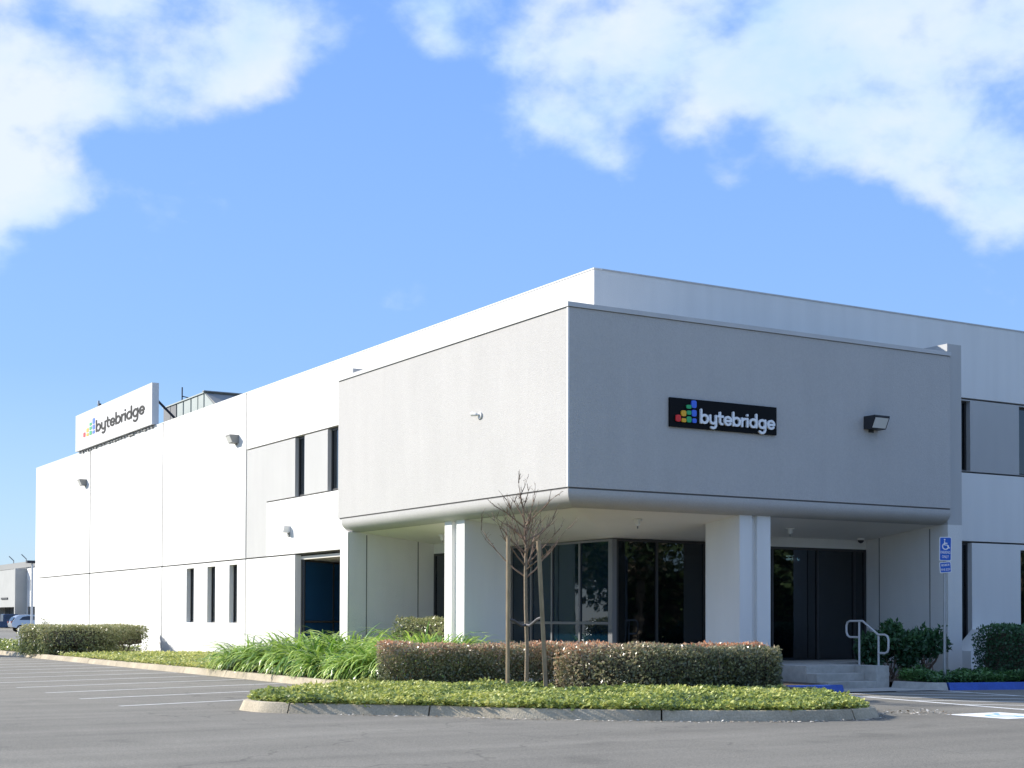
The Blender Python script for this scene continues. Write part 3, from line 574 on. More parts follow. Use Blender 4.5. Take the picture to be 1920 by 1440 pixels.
def stroke(mb, pts, w, z0, z1, tf):
    pts = [Vector((p[0], p[1], 0)) for p in pts]; closed = (pts[0] - pts[-1]).length < 1e-4; n = len(pts); L_, R_ = [], []
    for i, p in enumerate(pts):
        if closed: a = pts[(i - 1) % (n - 1)]; b = pts[(i + 1) % (n - 1)] if i < n - 1 else pts[1]
        else: a = pts[max(0, i - 1)]; b = pts[min(n - 1, i + 1)]
        d = (b - a).normalized(); m = Vector((-d.y, d.x, 0)) * w / 2; L_.append(p + m); R_.append(p - m)
    if closed:
        rings = [[tf(l.x, l.y, z0), tf(l.x, l.y, z1), tf(r.x, r.y, z1), tf(r.x, r.y, z0)] for l, r in zip(L_, R_)]; mb.loft(rings, caps=False); return
    def cap(c, frm, sgn):
        base = math.atan2(frm.y - c.y, frm.x - c.x); return [Vector((c.x + w / 2 * math.cos(base + sgn * t), c.y + w / 2 * math.sin(base + sgn * t), 0)) for t in np.linspace(0, math.pi, 7)[1:-1]]
    outl = L_ + cap(pts[-1], L_[-1], -1) + R_[::-1] + cap(pts[0], R_[0], -1)
    mb.loft([[tf(p.x, p.y, z0) for p in outl], [tf(p.x, p.y, z1) for p in outl]], caps=False)
    for z in (z0, z1):
        nq = len(L_)
        for i in range(nq - 1): mb.quad(*[tf(p.x, p.y, z) for p in (L_[i], L_[i + 1], R_[i + 1], R_[i])])
        c1 = [L_[-1]] + cap(pts[-1], L_[-1], -1) + [R_[-1]]; mb.poly([tf(p.x, p.y, z) for p in c1])
        c0 = [R_[0]] + cap(pts[0], R_[0], -1) + [L_[0]]; mb.poly([tf(p.x, p.y, z) for p in c0])
def word(text, tf, x0, x1, ybase, xh, w, depth, m, parent, k=1.0):
    tf0 = tf; tf = lambda x, y, z: tf0(x * k, y, z); x0, x1 = x0 / k, x1 / k
    tot = sum(GL[c][1] for c in text) - .1; sx = (x1 - x0) / tot; cur = 0
    for c in text:
        st_, adv = GL[c]; mb = MB()
        for q, pts in enumerate(st_): stroke(mb, [(x0 + (cur + px) * sx, ybase + py * xh) for px, py in pts], w, 0, depth + q * .0025, tf)
        mb.build('letter', m, parent); cur += adv
def bar(tf, u0, u1, v0, v1, depth, m, parent):
    r = min(u1 - u0, v1 - v0) * .3; pts = []
    for cx, cy, a in ((u1 - r, v1 - r, 0), (u0 + r, v1 - r, 90), (u0 + r, v0 + r, 180), (u1 - r, v0 + r, 270)): pts += [(cx + r * math.cos(R(a + t)), cy + r * math.sin(R(a + t))) for t in (0, 30, 60, 90)]
    MB().loft([[tf(x, y, 0) for x, y in pts], [tf(x, y, depth) for x, y in pts]]).build('logo_bar', m, parent)
# black sign on the box
sg = empty('wall_sign', (1.66, BY - .05, 5.24), 'black rectangular wall sign with raised white bytebridge lettering on the shaded stucco face', 'sign')
B(.28, BY - .05, 5.24, 3.04, BY - .004, 5.82).build('panel', M_black, sg)
Wn, Hn = 2.76, .58
tf = lambda x, y, z: (.28 + x, BY - .051 - z, 5.24 + y)
for u0, u1, v0, v1, m in ((.047, .092, .584, .82, M_red), (.096, .14, .42, .62, M_yel), (.1, .14, .69, .825, M_yel), (.144, .186, .212, .343, M_grn), (.146, .186, .41, .552, M_grn), (.145, .187, .613, .82, M_grn), (.189, .234, .044, .305, M_blu), (.192, .234, .37, .60, M_blu), (.196, .234, .665, .82, M_blu)):
    bar(tf, u0 * Wn, u1 * Wn, (1 - v1) * Hn, (1 - v0) * Hn, .03, m, sg)
word('bytebridge', tf, .268 * Wn, .972 * Wn, .18 * Hn, .335 * Hn, .048, .04, M_lwhite, sg)
# roof sign
rs = empty('rooftop_sign', (-.1, 35.8, 8.83), 'large white rooftop sign board with black bytebridge lettering on the long parapet', 'sign')
M_board = mat('painted_sign_board', (.60, .60, .60), .6); Y0, Y1, ZA, ZB = 41.4, 30.15, 8.86, 10.47
B(-.15, Y1, ZA, .12, Y0, ZB).build('panel', M_board, rs)
tf = lambda x, y, z: (-.152 - z, Y0 - x, ZA + y)
Hr = ZB - ZA
for y0, y1, v0, v1, m in ((40.06, 39.72, .557, .68, M_red), (39.55, 39.2, .475, .58, M_yel), (39.55, 39.2, .61, .685, M_yel), (39.06, 38.7, .36, .43, M_grn), (39.06, 38.7, .464, .545, M_grn), (39.06, 38.7, .577, .685, M_grn), (38.57, 38.2, .27, .42, M_blu), (38.57, 38.2, .445, .57, M_blu), (38.57, 38.2, .60, .68, M_blu)):
    bar(tf, Y0 - y0, Y0 - y1, (1 - v1) * Hr, (1 - v0) * Hr, .01, m, rs)
word('bytebridge', tf, Y0 - 38.02, Y0 - 31.08, .325 * Hr, .215 * Hr, .082, .012, M_signblack, rs, 2.3)
for y in (40.6, 38.4, 36.2, 34, 31.8, 30.6): B(-.06, y - .05, 8.83, .14, y + .05, 8.86).build('foot', M_metal, rs)
for k in range(26):
    y = 30.4 + k * .42; B(-.06, y, 8.73 + random.uniform(0, .07), -.004, y + random.uniform(.15, .38), 8.83).build('bracket', M_lampg, rs)
for y in (40.9, 36, 30.9):
    MB().tube([(.14, y, 10.05), (1.9, y - .2, 8.35)], .05, 6).build('brace', M_lamp, rs); B(.12, y - .04, 8.83, .3, y + .04, 9.6).build('gusset', M_metal, rs)

# ================================================================== LAMPS ETC.
def floodlight(loc, axis, label, housing=None, sc=1.0):
    """full-cutoff wall pack; built facing -y, rotated for the left wall"""
    rt = empty('wall_lamp', loc, label, 'wall lamp', rz=(-math.pi / 2 if axis == 'x' else 0)); hm = housing or M_lampg; s = sc
    MB().prism([(-.22 * s, 0, -.04 * s), (-.22 * s, 0, .24 * s), (-.22 * s, -.34 * s, .24 * s), (-.22 * s, -.34 * s, .21 * s), (-.22 * s, -.22 * s, -.04 * s)], (.44 * s, 0, 0)).build('housing', hm, rt, local=True)
    MB().prism([(-.19 * s, -.225 * s, -.02 * s), (-.19 * s, -.325 * s, .19 * s), (-.19 * s, -.338 * s, .186 * s), (-.19 * s, -.238 * s, -.024 * s)], (.38 * s, 0, 0)).build('lens', M_lens, rt, local=True)
    MB().box(-.08 * s, -.002, -.1 * s, .08 * s, .0, .2 * s).build('back_plate', hm, rt, local=True); return rt
floodlight((5.76, BY, 5.58), 'y', 'dark floodlight with a pale lens on the shaded stucco face right of the black sign', M_lamp)
floodlight((0, 21.3, 7.28), 'x', 'grey floodlight high on the white side wall beside the joint right of the rooftop unit', sc=.95)
floodlight((0, 40.2, 7.3), 'x', 'grey floodlight high on the farthest white wall panel below the rooftop sign end', sc=.95)
rt = empty('wall_lamp', (0, 16.7, 4.0), 'small pale box lamp on the white wall below the narrow upper windows', 'wall lamp')
MB().prism([(0, 16.6, 4.06), (0, 16.6, 4.24), (-.2, 16.6, 4.24), (-.24, 16.6, 4.05), (-.05, 16.6, 4.03)], (0, .2, 0)).build('housing', M_plast, rt); B(-.03, 16.62, 3.92, -.002, 16.78, 4.03).build('back_plate', M_lampg, rt)
rt = empty('spotlight', (BX, 1.22, 5.68), 'small twin spotlight on the sunlit stucco side of the corner box', 'spotlight')
MB().cyl((BX - .001, 1.15, 5.68), (BX - .03, 1.15, 5.68), .07).build('mount', M_plast, rt, smooth=True); MB().tube([(BX - .03, 1.15, 5.69), (BX - .07, 1.18, 5.7), (BX - .08, 1.22, 5.71)], .02, 8).build('arm', M_plast, rt, smooth=True)
MB().tube([(BX - .07, 1.2, 5.70), (BX - .10, 1.3, 5.72), (BX - .10, 1.33, 5.725)], [.035, .048, .052], 12).build('lamp_head', M_plast, rt, smooth=True)
def pendant(loc, label):
    rt = empty('ceiling_fitting', loc, label, 'ceiling fitting'); x, y, z = loc
    MB().cyl((x, y, z), (x, y, z - .03), .10).build('base', M_plast, rt, smooth=True); MB().tube([(x, y, z - .03), (x, y, z - .12), (x, y, z - .14)], [.055, .055, .03], 12).build('body', M_plast, rt, smooth=True)
    MB().cyl((x, y, z - .14), (x, y, z - .19), .015, 8).build('nozzle', M_lampg, rt)
def soffz(x, y): t = min((x - a0) / (1.5 - a0), (y - b0) / (1.42 - b0), 1); t = max(0, t); return zj + (zi - zj) * t
for px, py, lb in ((-.55, 5.7, 'white ceiling fitting under the porch soffit in the left bay'), (.45, -.95, 'white ceiling fitting under the porch soffit near the outer corner'), (4.75, -.75, 'white ceiling fitting under the porch soffit right of the right-hand column')): pendant((px, py, soffz(px, py)), lb)
rt = empty('dome_camera', (7.7, .1, 3.3), 'small white dome camera under the soffit above the entrance doors', 'security camera')
zc = soffz(7.7, .1); MB().cyl((7.7, .1, zc), (7.7, .1, zc - .05), .09).build('base', M_plast, rt, smooth=True)
MB().loft([[(7.7 + .075 * math.cos(t) * math.cos(a), .1 + .075 * math.sin(t) * math.cos(a), zc - .05 - .075 * math.sin(a)) for t in np.linspace(0, 2 * math.pi, 13)[:-1]] for a in np.linspace(0, 1.5, 6)]).build('dome', M_lamp, rt, smooth=True)

# roof plant
hv = empty('rooftop_unit', (3, 35, 8.3), 'pale green sheet-metal rooftop air handler with side hood behind the parapet', 'air handler')
def vent_panel(y0, y1, m): B(2.98, y0 + .03, 8.3, 3.02, y1 - .03, 10.62 + .04).build('casing_panel', m, hv)
ZT = 10.72
B(3.02, 33.2, 8.25, 5.6, 38.6, ZT - .02).build('casing', M_hvac, hv); B(2.94, 33.15, ZT - .02, 5.65, 38.65, ZT + .03).build('top_cap', M_hvac, hv)
for y0, y1, m in ((37.6, 38.6, M_louv), (36.8, 37.6, M_louv), (35.9, 36.7, M_hvac), (34.9, 35.8, M_hvac), (34.0, 34.8, M_hvac), (33.25, 33.95, M_hvac)): vent_panel(y0, y1, m)
MB().prism([(3.0, 33.15, ZT), (3.0, 31.7, 10.05), (3.0, 32.1, 9.4), (3.0, 33.15, 9.0)], (2.6, 0, 0)).build('hood', M_band, hv)  # hood in the dark band grey, its shade put into the colour
MB().prism([(2.97, 33.1, ZT - .04), (2.97, 32.0, 10.1), (2.97, 33.1, 9.1)], (.02, 0, 0)).build('lit_hood_side', M_hvac, hv)  # pale plate added so the hood's sunlit side stays light
B(3.05, 33.02, 9.2, 5.6, 33.14, ZT - .05).build('end_shade_panel', M_band, hv)  # darker slab over the casing end, shade painted as grey
B(2.9, 33.0, ZT + .03, 5.7, 33.2, ZT + .07).build('drip_edge', M_lampg, hv)
MB().cyl((4.0, 37.9, ZT + .03), (4.0, 37.9, ZT + .3), .3).build('fan_cowl', M_hvac, hv, smooth=True)
an = empty('roof_antenna', (3.7, 38.2, ZT), 'thin mast with a short arm on top of the rooftop unit', 'antenna'); MB().cyl((3.7, 38.2, ZT), (3.7, 38.2, ZT + .95), .03, 6).build('mast', M_lamp, an); MB().cyl((3.7, 38.2, ZT + .55), (4.1, 37.9, ZT + .42), .025, 6).build('arm', M_lamp, an)
an = empty('roof_antenna', (.6, 40.4, 8.3), 'short mast standing behind the far end of the rooftop sign', 'antenna'); MB().cyl((.6, 40.4, 8.3), (.6, 40.4, 11.1), .05, 6).build('mast', M_metal, an); B(.55, 40.15, 10.75, .65, 40.4, 10.95).build('arm', M_lamp, an)

# ================================================================== ACCESSIBLE PARKING SIGN
ps = empty('parking_sign', (5.715, -4.35, .12), 'blue and white accessible parking sign on a grey post by the blue kerb', 'sign')
MB().cyl((5.715, -4.35, .12), (5.725, -4.355, 3.05), .03, 8).build('post', M_metal, ps, smooth=True)
fd = Vector((-.512, -.859, 0)); rd = Vector((.859, -.512, 0)); pc = Vector((5.725, -4.355, 0)) + fd * .045
def plate(x0, x1, z0, z1, tilt, name):
    c = Vector(((x0 + x1) / 2, (z0 + z1) / 2)); ct, sn = math.cos(tilt), math.sin(tilt)
    def tf(x, z, d):
        q = Vector((x, z)) - c; x, z = c.x + q.x * ct - q.y * sn, c.y + q.x * sn + q.y * ct
        return tuple(pc + rd * x + fd * d + Vector((0, 0, z)))
    def rr(x0, x1, z0, z1, r, d0, d1, m, nm, par):
        pts = []
        for cx, cy, a in ((x1 - r, z1 - r, 0), (x0 + r, z1 - r, 90), (x0 + r, z0 + r, 180), (x1 - r, z0 + r, 270)): pts += [(cx + r * math.cos(R(a + t)), cy + r * math.sin(R(a + t))) for t in (0, 30, 60, 90)]
        return MB().loft([[tf(x, y, d0) for x, y in pts], [tf(x, y, d1) for x, y in pts]]).build(nm, m, par)
    pz = rr(x0, x1, z0, z1, .025, -.003, .0, M_swhite, name, ps); rr(x0 + .015, x1 - .015, z0 + .015, z1 - .015, .02, .001, .003, M_isablue, 'blue_field', pz)
    return tf, pz
def text_on(txt, tf, cx, cz, width, height, d, m, parent, name='lettering'):
    cu = bpy.data.curves.new('t', 'FONT'); cu.body = txt; cu.size = 1; cu.resolution_u = 2; cu.offset = .012; to = bpy.data.objects.new('t', cu); COL.objects.link(to)
    me = bpy.data.meshes.new_from_object(to); vs = np.array([v.co[:] for v in me.vertices]); lo, hi = vs.min(0), vs.max(0)
    mb = MB(); mb.v = [tf(cx + ((v[0] - lo[0]) / (hi[0] - lo[0]) - .5) * width, cz + ((v[1] - lo[1]) / (hi[1] - lo[1]) - .5) * height, d) for v in vs]; mb.f = [tuple(p.vertices) for p in me.polygons]
    o = mb.build(name, m, parent); bpy.data.objects.remove(to); return o
tf1, p1 = plate(-.125, .125, 2.62, 3.11, R(-1), 'main_plate')
text_on('PARKING', tf1, 0, 2.795, .20, .06, .0045, M_swhite, p1); text_on('ONLY', tf1, 0, 2.705, .14, .06, .0045, M_swhite, p1)
def isa(tf, cx, cz, s, d, m, parent, w=.03):
    mb = MB(); f = lambda x, y, z: tf(cx + x * s, cz + y * s, d + z)
    stroke(mb, arc((0, -.12), .30, 120, 372, 18), w / s, 0, .0008, f)
    stroke(mb, [(-.1, .38), (-.08, .02), (.18, .02), (.3, -.3), (.42, -.26)], w / s, .0002, .0011, f); stroke(mb, [(-.09, .2), (.14, .2)], w / s, .0004, .0014, f)
    stroke(mb, [(-.1, .56), (-.1, .565)], 1.5 * w / s, 0, .0016, f); return mb.build('wheelchair_symbol', m, parent)
isa(tf1, 0, 2.94, .20, .004, M_swhite, p1, .022)
tf2, p2 = plate(-.12, .12, 2.375, 2.60, R(5), 'fine_plate')
text_on('MINIMUM', tf2, 0, 2.535, .16, .05, .0045, M_swhite, p2); text_on('FINE $250', tf2, 0, 2.44, .19, .055, .0045, M_swhite, p2)
# symbol painted on the ground
mbf = lambda x, y, z: (-.02 + (x * .707 + y * .707) * 1.0, -10.83 + (-x * .707 + y * .707) * 1.0, .006 + z)
def isag(): 
    w = .085; mb = MB(); f = lambda x, y, z: mbf(x * .8, y * .8, z)
    stroke(mb, arc((0, -.12), .30, 120, 372, 18), w, 0, .0008, f); stroke(mb, [(-.1, .38), (-.08, .02), (.18, .02), (.3, -.3), (.42, -.26)], w, 0, .0016, f); stroke(mb, [(-.1, .54), (-.1, .55)], .13, 0, .0012, f)
    return tag(mb.build('wheelchair_symbol', M_isab), kind='structure')
isag()

# ================================================================== VEGETATION
def clampf(x): return np.clip(x, 0, 1)
# reddish hedge behind, green-bronze hedge in front
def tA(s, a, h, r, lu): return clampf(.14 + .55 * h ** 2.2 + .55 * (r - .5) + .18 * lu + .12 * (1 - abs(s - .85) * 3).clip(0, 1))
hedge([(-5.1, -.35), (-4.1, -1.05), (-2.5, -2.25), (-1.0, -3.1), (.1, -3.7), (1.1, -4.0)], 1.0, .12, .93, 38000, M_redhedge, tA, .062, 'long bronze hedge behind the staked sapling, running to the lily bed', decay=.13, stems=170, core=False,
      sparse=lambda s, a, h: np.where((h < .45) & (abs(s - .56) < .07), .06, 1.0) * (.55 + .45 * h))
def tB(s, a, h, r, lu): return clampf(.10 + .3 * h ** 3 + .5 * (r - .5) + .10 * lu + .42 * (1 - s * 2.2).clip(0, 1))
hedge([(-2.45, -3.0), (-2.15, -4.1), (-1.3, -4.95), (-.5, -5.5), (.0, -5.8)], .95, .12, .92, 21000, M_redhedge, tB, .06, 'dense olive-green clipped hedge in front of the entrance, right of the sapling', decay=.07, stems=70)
# hedge at the far end of the side wall
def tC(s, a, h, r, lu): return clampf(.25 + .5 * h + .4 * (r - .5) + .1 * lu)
core_lift = .3
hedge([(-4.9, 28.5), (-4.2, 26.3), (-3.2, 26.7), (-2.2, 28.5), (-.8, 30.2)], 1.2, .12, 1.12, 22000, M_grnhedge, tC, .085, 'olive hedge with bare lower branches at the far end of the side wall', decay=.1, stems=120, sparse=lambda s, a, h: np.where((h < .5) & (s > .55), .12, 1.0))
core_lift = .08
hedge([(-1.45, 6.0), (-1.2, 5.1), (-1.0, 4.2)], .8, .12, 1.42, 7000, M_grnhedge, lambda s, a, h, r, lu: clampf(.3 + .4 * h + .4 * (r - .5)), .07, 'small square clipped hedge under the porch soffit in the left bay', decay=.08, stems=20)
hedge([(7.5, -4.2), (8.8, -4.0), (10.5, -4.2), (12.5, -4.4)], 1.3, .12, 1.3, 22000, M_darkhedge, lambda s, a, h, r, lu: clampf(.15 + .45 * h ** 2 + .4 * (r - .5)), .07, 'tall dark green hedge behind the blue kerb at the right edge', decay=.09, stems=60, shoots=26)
# shoots' leaves
def shrub(loc, rx, ry, z0, z1, n, leaf, m, label, cat='shrub', name='shrub', tl=.5, lean=(0, 0), legs=6):
    root = empty(name, (loc[0], loc[1], z0), label, cat); c = np.array([loc[0], loc[1], (z0 + z1) / 2 + .12]); k = 26
    cl = rnd_unit(k) * rng.uniform(.35, 1, (k, 1)) * [rx * .8, ry * .8, (z1 - z0) * .36] + c
    i = rng.integers(0, k, n); P = cl[i] + rnd_unit(n) * rng.uniform(.2, 1, (n, 1)) ** .6 * [rx * .34, ry * .34, (z1 - z0) * .2]
    Nn = norm((P - c) * .8 + [0, 0, .4] + rnd_unit(n) * .6); D = norm(np.cross(Nn, rnd_unit(n)) + Nn * .4 + [0, 0, .2])
    leaves('foliage', P, D, Nn, leaf * rng.uniform(.7, 1.3, n), leaf * .5 * rng.uniform(.8, 1.2, n), tl + .5 * (P[:, 2] - c[2]) / (z1 - z0) + rng.uniform(-.3, .3, n), m, root)
    mb = MB()
    for q in cl[:legs * 3]: b = Vector((loc[0] + random.uniform(-.15, .15), loc[1] + random.uniform(-.15, .15), z0)); mb.tube([b, b.lerp(Vector(q), .5) + Vector((0, 0, -.08)), Vector(q)], [.018, .012, .005], 4, False)
    mb.build('branches', M_twig, root); return root
shrub((6.3, -2.35), .75, .55, .12, 1.28, 2600, .13, M_darkhedge, 'broad-leaved dark green shrub between the handrail and the parking sign post', tl=.4)
shrub((5.62, -2.3), .3, .35, .12, 1.2, 1000, .12, M_darkhedge, 'open leggy shrub close behind the handrail on the entrance steps', tl=.3)
shrub((7.0, -2.6), .55, .45, .3, 1.22, 1300, .13, M_darkhedge, 'broad-leaved dark shrub directly behind the parking sign post', tl=.35)
M_pale = mat('pale_blossom_leaf', (.3, .3, .2), .6, trans=.2, tint=[(0, (.2, .24, .1)), (.5, (.45, .45, .33)), (1, (.75, .74, .68))])
shrub((-3.7, 31.5), .5, .9, .12, 1.3, 1500, .08, M_pale, 'small shrub with white blossom behind the far hedge', tl=.6)
ov = shrub((-2.9, 34), 1.2, .9, .12, 1.2, 1500, .09, M_pale, 'low pale-flowered shrub against the far end of the white side wall', tl=.5)
# lilies
def lily(cx, cy, r, h, n, label, lean=0):
    root = empty('lily_clump', (cx, cy, .12), label, 'strappy plant'); V = []; F = []; Tn = []
    for _ in range(int(n * 1.5)):
        rr = r * .62 * math.sqrt(random.random()); th = random.uniform(0, 2 * math.pi); bx, by = cx + rr * math.cos(th), cy + rr * math.sin(th)
        az = th + random.gauss(0, .6); el = R(random.uniform(38, 84)); ln = h * random.uniform(.75, 1.3); w = random.uniform(.032, .052); droop = random.uniform(1.3, 2.9)
        p = Vector((bx, by, .12)); ang = el; k = 7; sd = Vector((-math.sin(az), math.cos(az), 0)); tn = random.uniform(-.1, 1.0)
        tw = random.uniform(-.5, .5)
        for i in range(k + 1):
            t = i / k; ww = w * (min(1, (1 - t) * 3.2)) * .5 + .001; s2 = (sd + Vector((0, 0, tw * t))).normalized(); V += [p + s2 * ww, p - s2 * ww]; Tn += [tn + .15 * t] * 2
            if i: a = len(V) - 4; F.append((a, a + 1, a + 3, a + 2))
            ang -= droop * (.25 + 1.6 * t) / k; p = p + Vector((math.cos(az) * math.cos(ang), math.sin(az) * math.cos(ang), math.sin(ang))) * ln / k
            if p.z < .14: p.z = .14
    me = bpy.data.meshes.new('blades'); org = Vector((cx, cy, .12)); me.from_pydata([tuple(v - org) for v in V], [], F); me.update()
    at = me.attributes.new('tint', 'FLOAT', 'POINT'); at.data.foreach_set('value', np.array(Tn, np.float32)); me.materials.append(M_lily)
    for p in me.polygons: p.use_smooth = True
    o = bpy.data.objects.new('blades', me); link(o, root); return root
for cx, cy, r, h, n, lb in (
    (-4.1, 8.9, .9, 1.0, 420, 'lily clump at the left end of the lily bed, beside the low ground cover'),
    (-3.7, 7.3, .95, 1.25, 520, 'tall strappy lily clump before the ground-floor wall, second from the left end'),
    (-2.7, 8.2, .9, 1.3, 380, 'lily clump standing back against the white wall beside the recessed glazing'),
    (-3.85, 5.6, .9, 1.15, 520, 'tallest rounded lily clump in front of the dark recessed window'),
    (-2.7, 6.2, .85, 1.35, 420, 'lily clump by the recessed window, half hidden by taller clumps'),
    (-4.15, 3.9, .72, .82, 480, 'low bright lily clump at the kerb with leaves arching onto it'),
    (-2.7, 4.6, .8, 1.05, 380, 'lily clump at the foot of the white left end fin of the porch'),
    (-4.05, 2.3, .72, .9, 480, 'pale green lily clump at the kerb just before the bronze hedge starts'),
    (-3.2, 2.9, .8, 1.0, 420, 'lily clump in front of the shaded porch side wall'),
    (-3.6, 1.4, .7, 1.2, 420, 'lily clump rising behind the left end of the bronze hedge'),
    (-2.6, 2.5, .75, 1.4, 420, 'lily clump in front of the square clipped porch hedge'),
    (-2.75, 1.5, .8, 1.3, 380, 'lily clump just left of the white twin-faced column foot'),
    (-2.3, 3.3, .75, 1.2, 320, 'lily clump tucked behind the others below the porch side wall')):
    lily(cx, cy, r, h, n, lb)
# ground cover
def inpoly(X, Y, poly):
    ins = np.zeros(len(X), bool); n = len(poly)
    for i in range(n):
        (x1, y1), (x2, y2) = poly[i], poly[(i + 1) % n]
        c = ((y1 > Y) != (y2 > Y)) & (X < (x2 - x1) * (Y - y1) / (y2 - y1 + 1e-12) + x1); ins ^= c
    return ins
def cover(name, poly, n, leaf, hgt, m, tl, spill=.0, z=.125, gaps=None):
    xs = [p[0] for p in poly]; ys = [p[1] for p in poly]; k = int(n * 2.6)
    X = rng.uniform(min(xs), max(xs), k); Y = rng.uniform(min(ys), max(ys), k); ok = inpoly(X, Y, poly)
    if gaps is not None: ok &= gaps(X, Y)
    X, Y = X[ok][:n], Y[ok][:n]; n = len(X); Q = np.c_[X, Y, np.zeros(n)]
    hh_ = hgt * (.75 + .35 * lump(Q, 1.7) + .3 * lump(Q, 5.1, 2)); P = np.c_[X, Y, z + hh_ * rng.uniform(.06, 1, n) ** .7]
    Nn = norm(np.array([0, 0, 1.]) + rnd_unit(n) * .75); D = norm(np.cross(Nn, rnd_unit(n)) + [0, 0, .15])
    return leaves(name, P, D, Nn, leaf * rng.uniform(.6, 1.3, n), leaf * .75 * rng.uniform(.7, 1.2, n), tl + .28 * lump(Q, 1.1, 3) + .15 * lump(Q, 4, 1) + rng.uniform(-.3, .3, n), m, kind='stuff')
isl = [(-6.4, -1.2), (-8.85, -3.4), (-9.2, -4.2), (-9.02, -5.3), (-7.36, -6.94), (-6.46, -8.11), (-5.13, -9.30), (-3.56, -10.18), (-2.6, -10.37), (-2.05, -10.15), (-1.7, -9.6), (-1.27, -8.85), (-.2, -7.3), (-.05, -6.6), (-.2, -6.3), (-.2, -6.2), (-2.6, -4.8), (-3.3, -2.8), (-4.5, -1.6), (-5.0, -.6), (-5.35, -.15)]
mul = lambda X, Y: ~((np.hypot((X + 3.0) / 1.1, (Y + 4.2) / .8) < 1))
cover('ground_ivy', isl, 90000, .07, .145, M_ivy, .5, gaps=mul)
cover('ground_cover', [(-5.0, 24.5), (-5.0, 9.3), (-3.6, 9.3), (-.4, 15), (-.15, 24.5)], 26000, .08, .16, M_ivy, .68)
cover('ground_cover', [(-5.0, 61), (-5.0, 28.5), (-3.0, 29.5), (-.2, 31), (-.2, 61)], 22000, .11, .2, M_ivy, .3)
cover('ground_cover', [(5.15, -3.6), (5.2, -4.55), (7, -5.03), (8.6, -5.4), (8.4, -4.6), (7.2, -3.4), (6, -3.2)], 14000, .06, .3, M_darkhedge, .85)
# dry leaves and grit on the asphalt at the kerb foot
n = 420; tpos = rng.random(n); KP = np.array([tuple(p)[:2] for p in kp]); idx = rng.integers(len(KP) // 2 - 20, int(len(KP) * .82), n)
P = np.c_[KP[idx] + rng.normal(size=(n, 2)) * .07 + np.array([-.12, -.16]), np.full(n, .006)]
P2 = np.c_[-.6 + rng.normal(size=160) * .35, -9.75 + rng.normal(size=160) * .35, np.full(160, .006)]; P = np.r_[P, P2]; n = len(P)
M_litter = mat('dry_leaf_litter', (.4, .35, .28), .8, tint=[(0, (.18, .12, .07)), (.5, (.4, .34, .26)), (1, (.75, .72, .66))])
leaves('leaf_litter', P, norm(np.c_[rng.normal(size=(n, 2)), np.full(n, .15)]), norm(np.array([0, 0, 1.]) + rnd_unit(n) * .3), rng.uniform(.02, .075, n), rng.uniform(.015, .045, n), rng.random(n) ** .7, M_litter, kind='stuff')

# staked sapling
def sapling():
    bx, by, bz = -3.36, -2.81, .12
    t = empty('sapling', (bx, by, bz), 'bare young tree tied between two wooden stakes in front of the bronze hedge', 'tree')
    MB().tube([(bx, by, bz), (bx + .01, by, .9), (bx - .03, by - .02, 1.6), (bx - .045, by - .03, 2.2), (bx - .03, by - .03, 2.75)], [.042, .037, .034, .032, .026], 10).build('trunk', M_bark, t, smooth=True)
    c = MB(); rnd = random.Random(11)
    def br(p, d, ln, r, lv):
        pts = [p]; q = p.copy(); dd = d.copy(); n = 5
        for i in range(n):
            dd = (dd + Vector((rnd.gauss(0, .10), rnd.gauss(0, .10), rnd.gauss(.05, .07)))).normalized(); q = q + dd * ln / n; pts.append(q.copy())
        c.tube(pts, [max(.0025, r * (1 - .85 * i / n)) for i in range(n + 1)], 4 if lv else 5, False)
        if lv < 3:
            for k in range({0: 7, 1: 5, 2: 2}[lv]):
                i = rnd.randint(1, n); s = pts[i]; f = 1 - .1 * i; a = rnd.uniform(0, 6.28); side = Vector((math.cos(a), math.sin(a), 0)); nd = (dd * 1.1 + side * .75 + Vector((0, 0, .25))).normalized()
                br(s, nd, ln * rnd.uniform(.35, .55) * f, r * .5, lv + 1)
    br(Vector((bx - .03, by - .03, 2.7)), Vector((.02, 0, 1)), 1.2, .024, 0)
    for k in range(20):
        z = 2.15 + k * .052 + rnd.uniform(-.03, .03); a = k * 2.4 + rnd.uniform(-.3, .3); sp = rnd.uniform(.55, 1.25); br(Vector((bx - .04, by - .03, z)), Vector((math.cos(a) * sp, math.sin(a) * sp, .75)).normalized(), rnd.uniform(.85, 1.3) * (1 - k * .02), .018, 1)
    c.build('crown', M_twig, t)
    n = 60; i = rng.integers(0, len(c.v), n); P = np.array([tuple(c.v[j]) for j in i]); leaves('dry_leaf', P, norm(rnd_unit(n) + [0, 0, -.6]), rnd_unit(n), rng.uniform(.02, .05, n), rng.uniform(.01, .02, n), rng.random(n) * .4, M_litter, t)
sapling()
s1 = empty('stake', (-3.86, -3.0, .12), 'upright wooden stake left of the bare sapling', 'tree stake'); MB().tube([(-3.87, -3.0, .1), (-3.85, -2.97, 2.9)], .038, 8).build('pole', M_stake, s1, smooth=True)
s2 = empty('stake', (-3.38, -3.5, .12), 'leaning wooden stake right of the bare sapling', 'tree stake'); MB().tube([(-3.37, -3.5, .1), (-3.49, -3.42, 2.8)], .04, 8).build('pole', M_stake, s2, smooth=True)
tie = empty('tree_tie', (-3.6, -3.0, 1.3), 'dark rubber tie strap from the sapling to its two stakes', 'strap')
tr = Vector((-3.385, -2.83, 1.3))
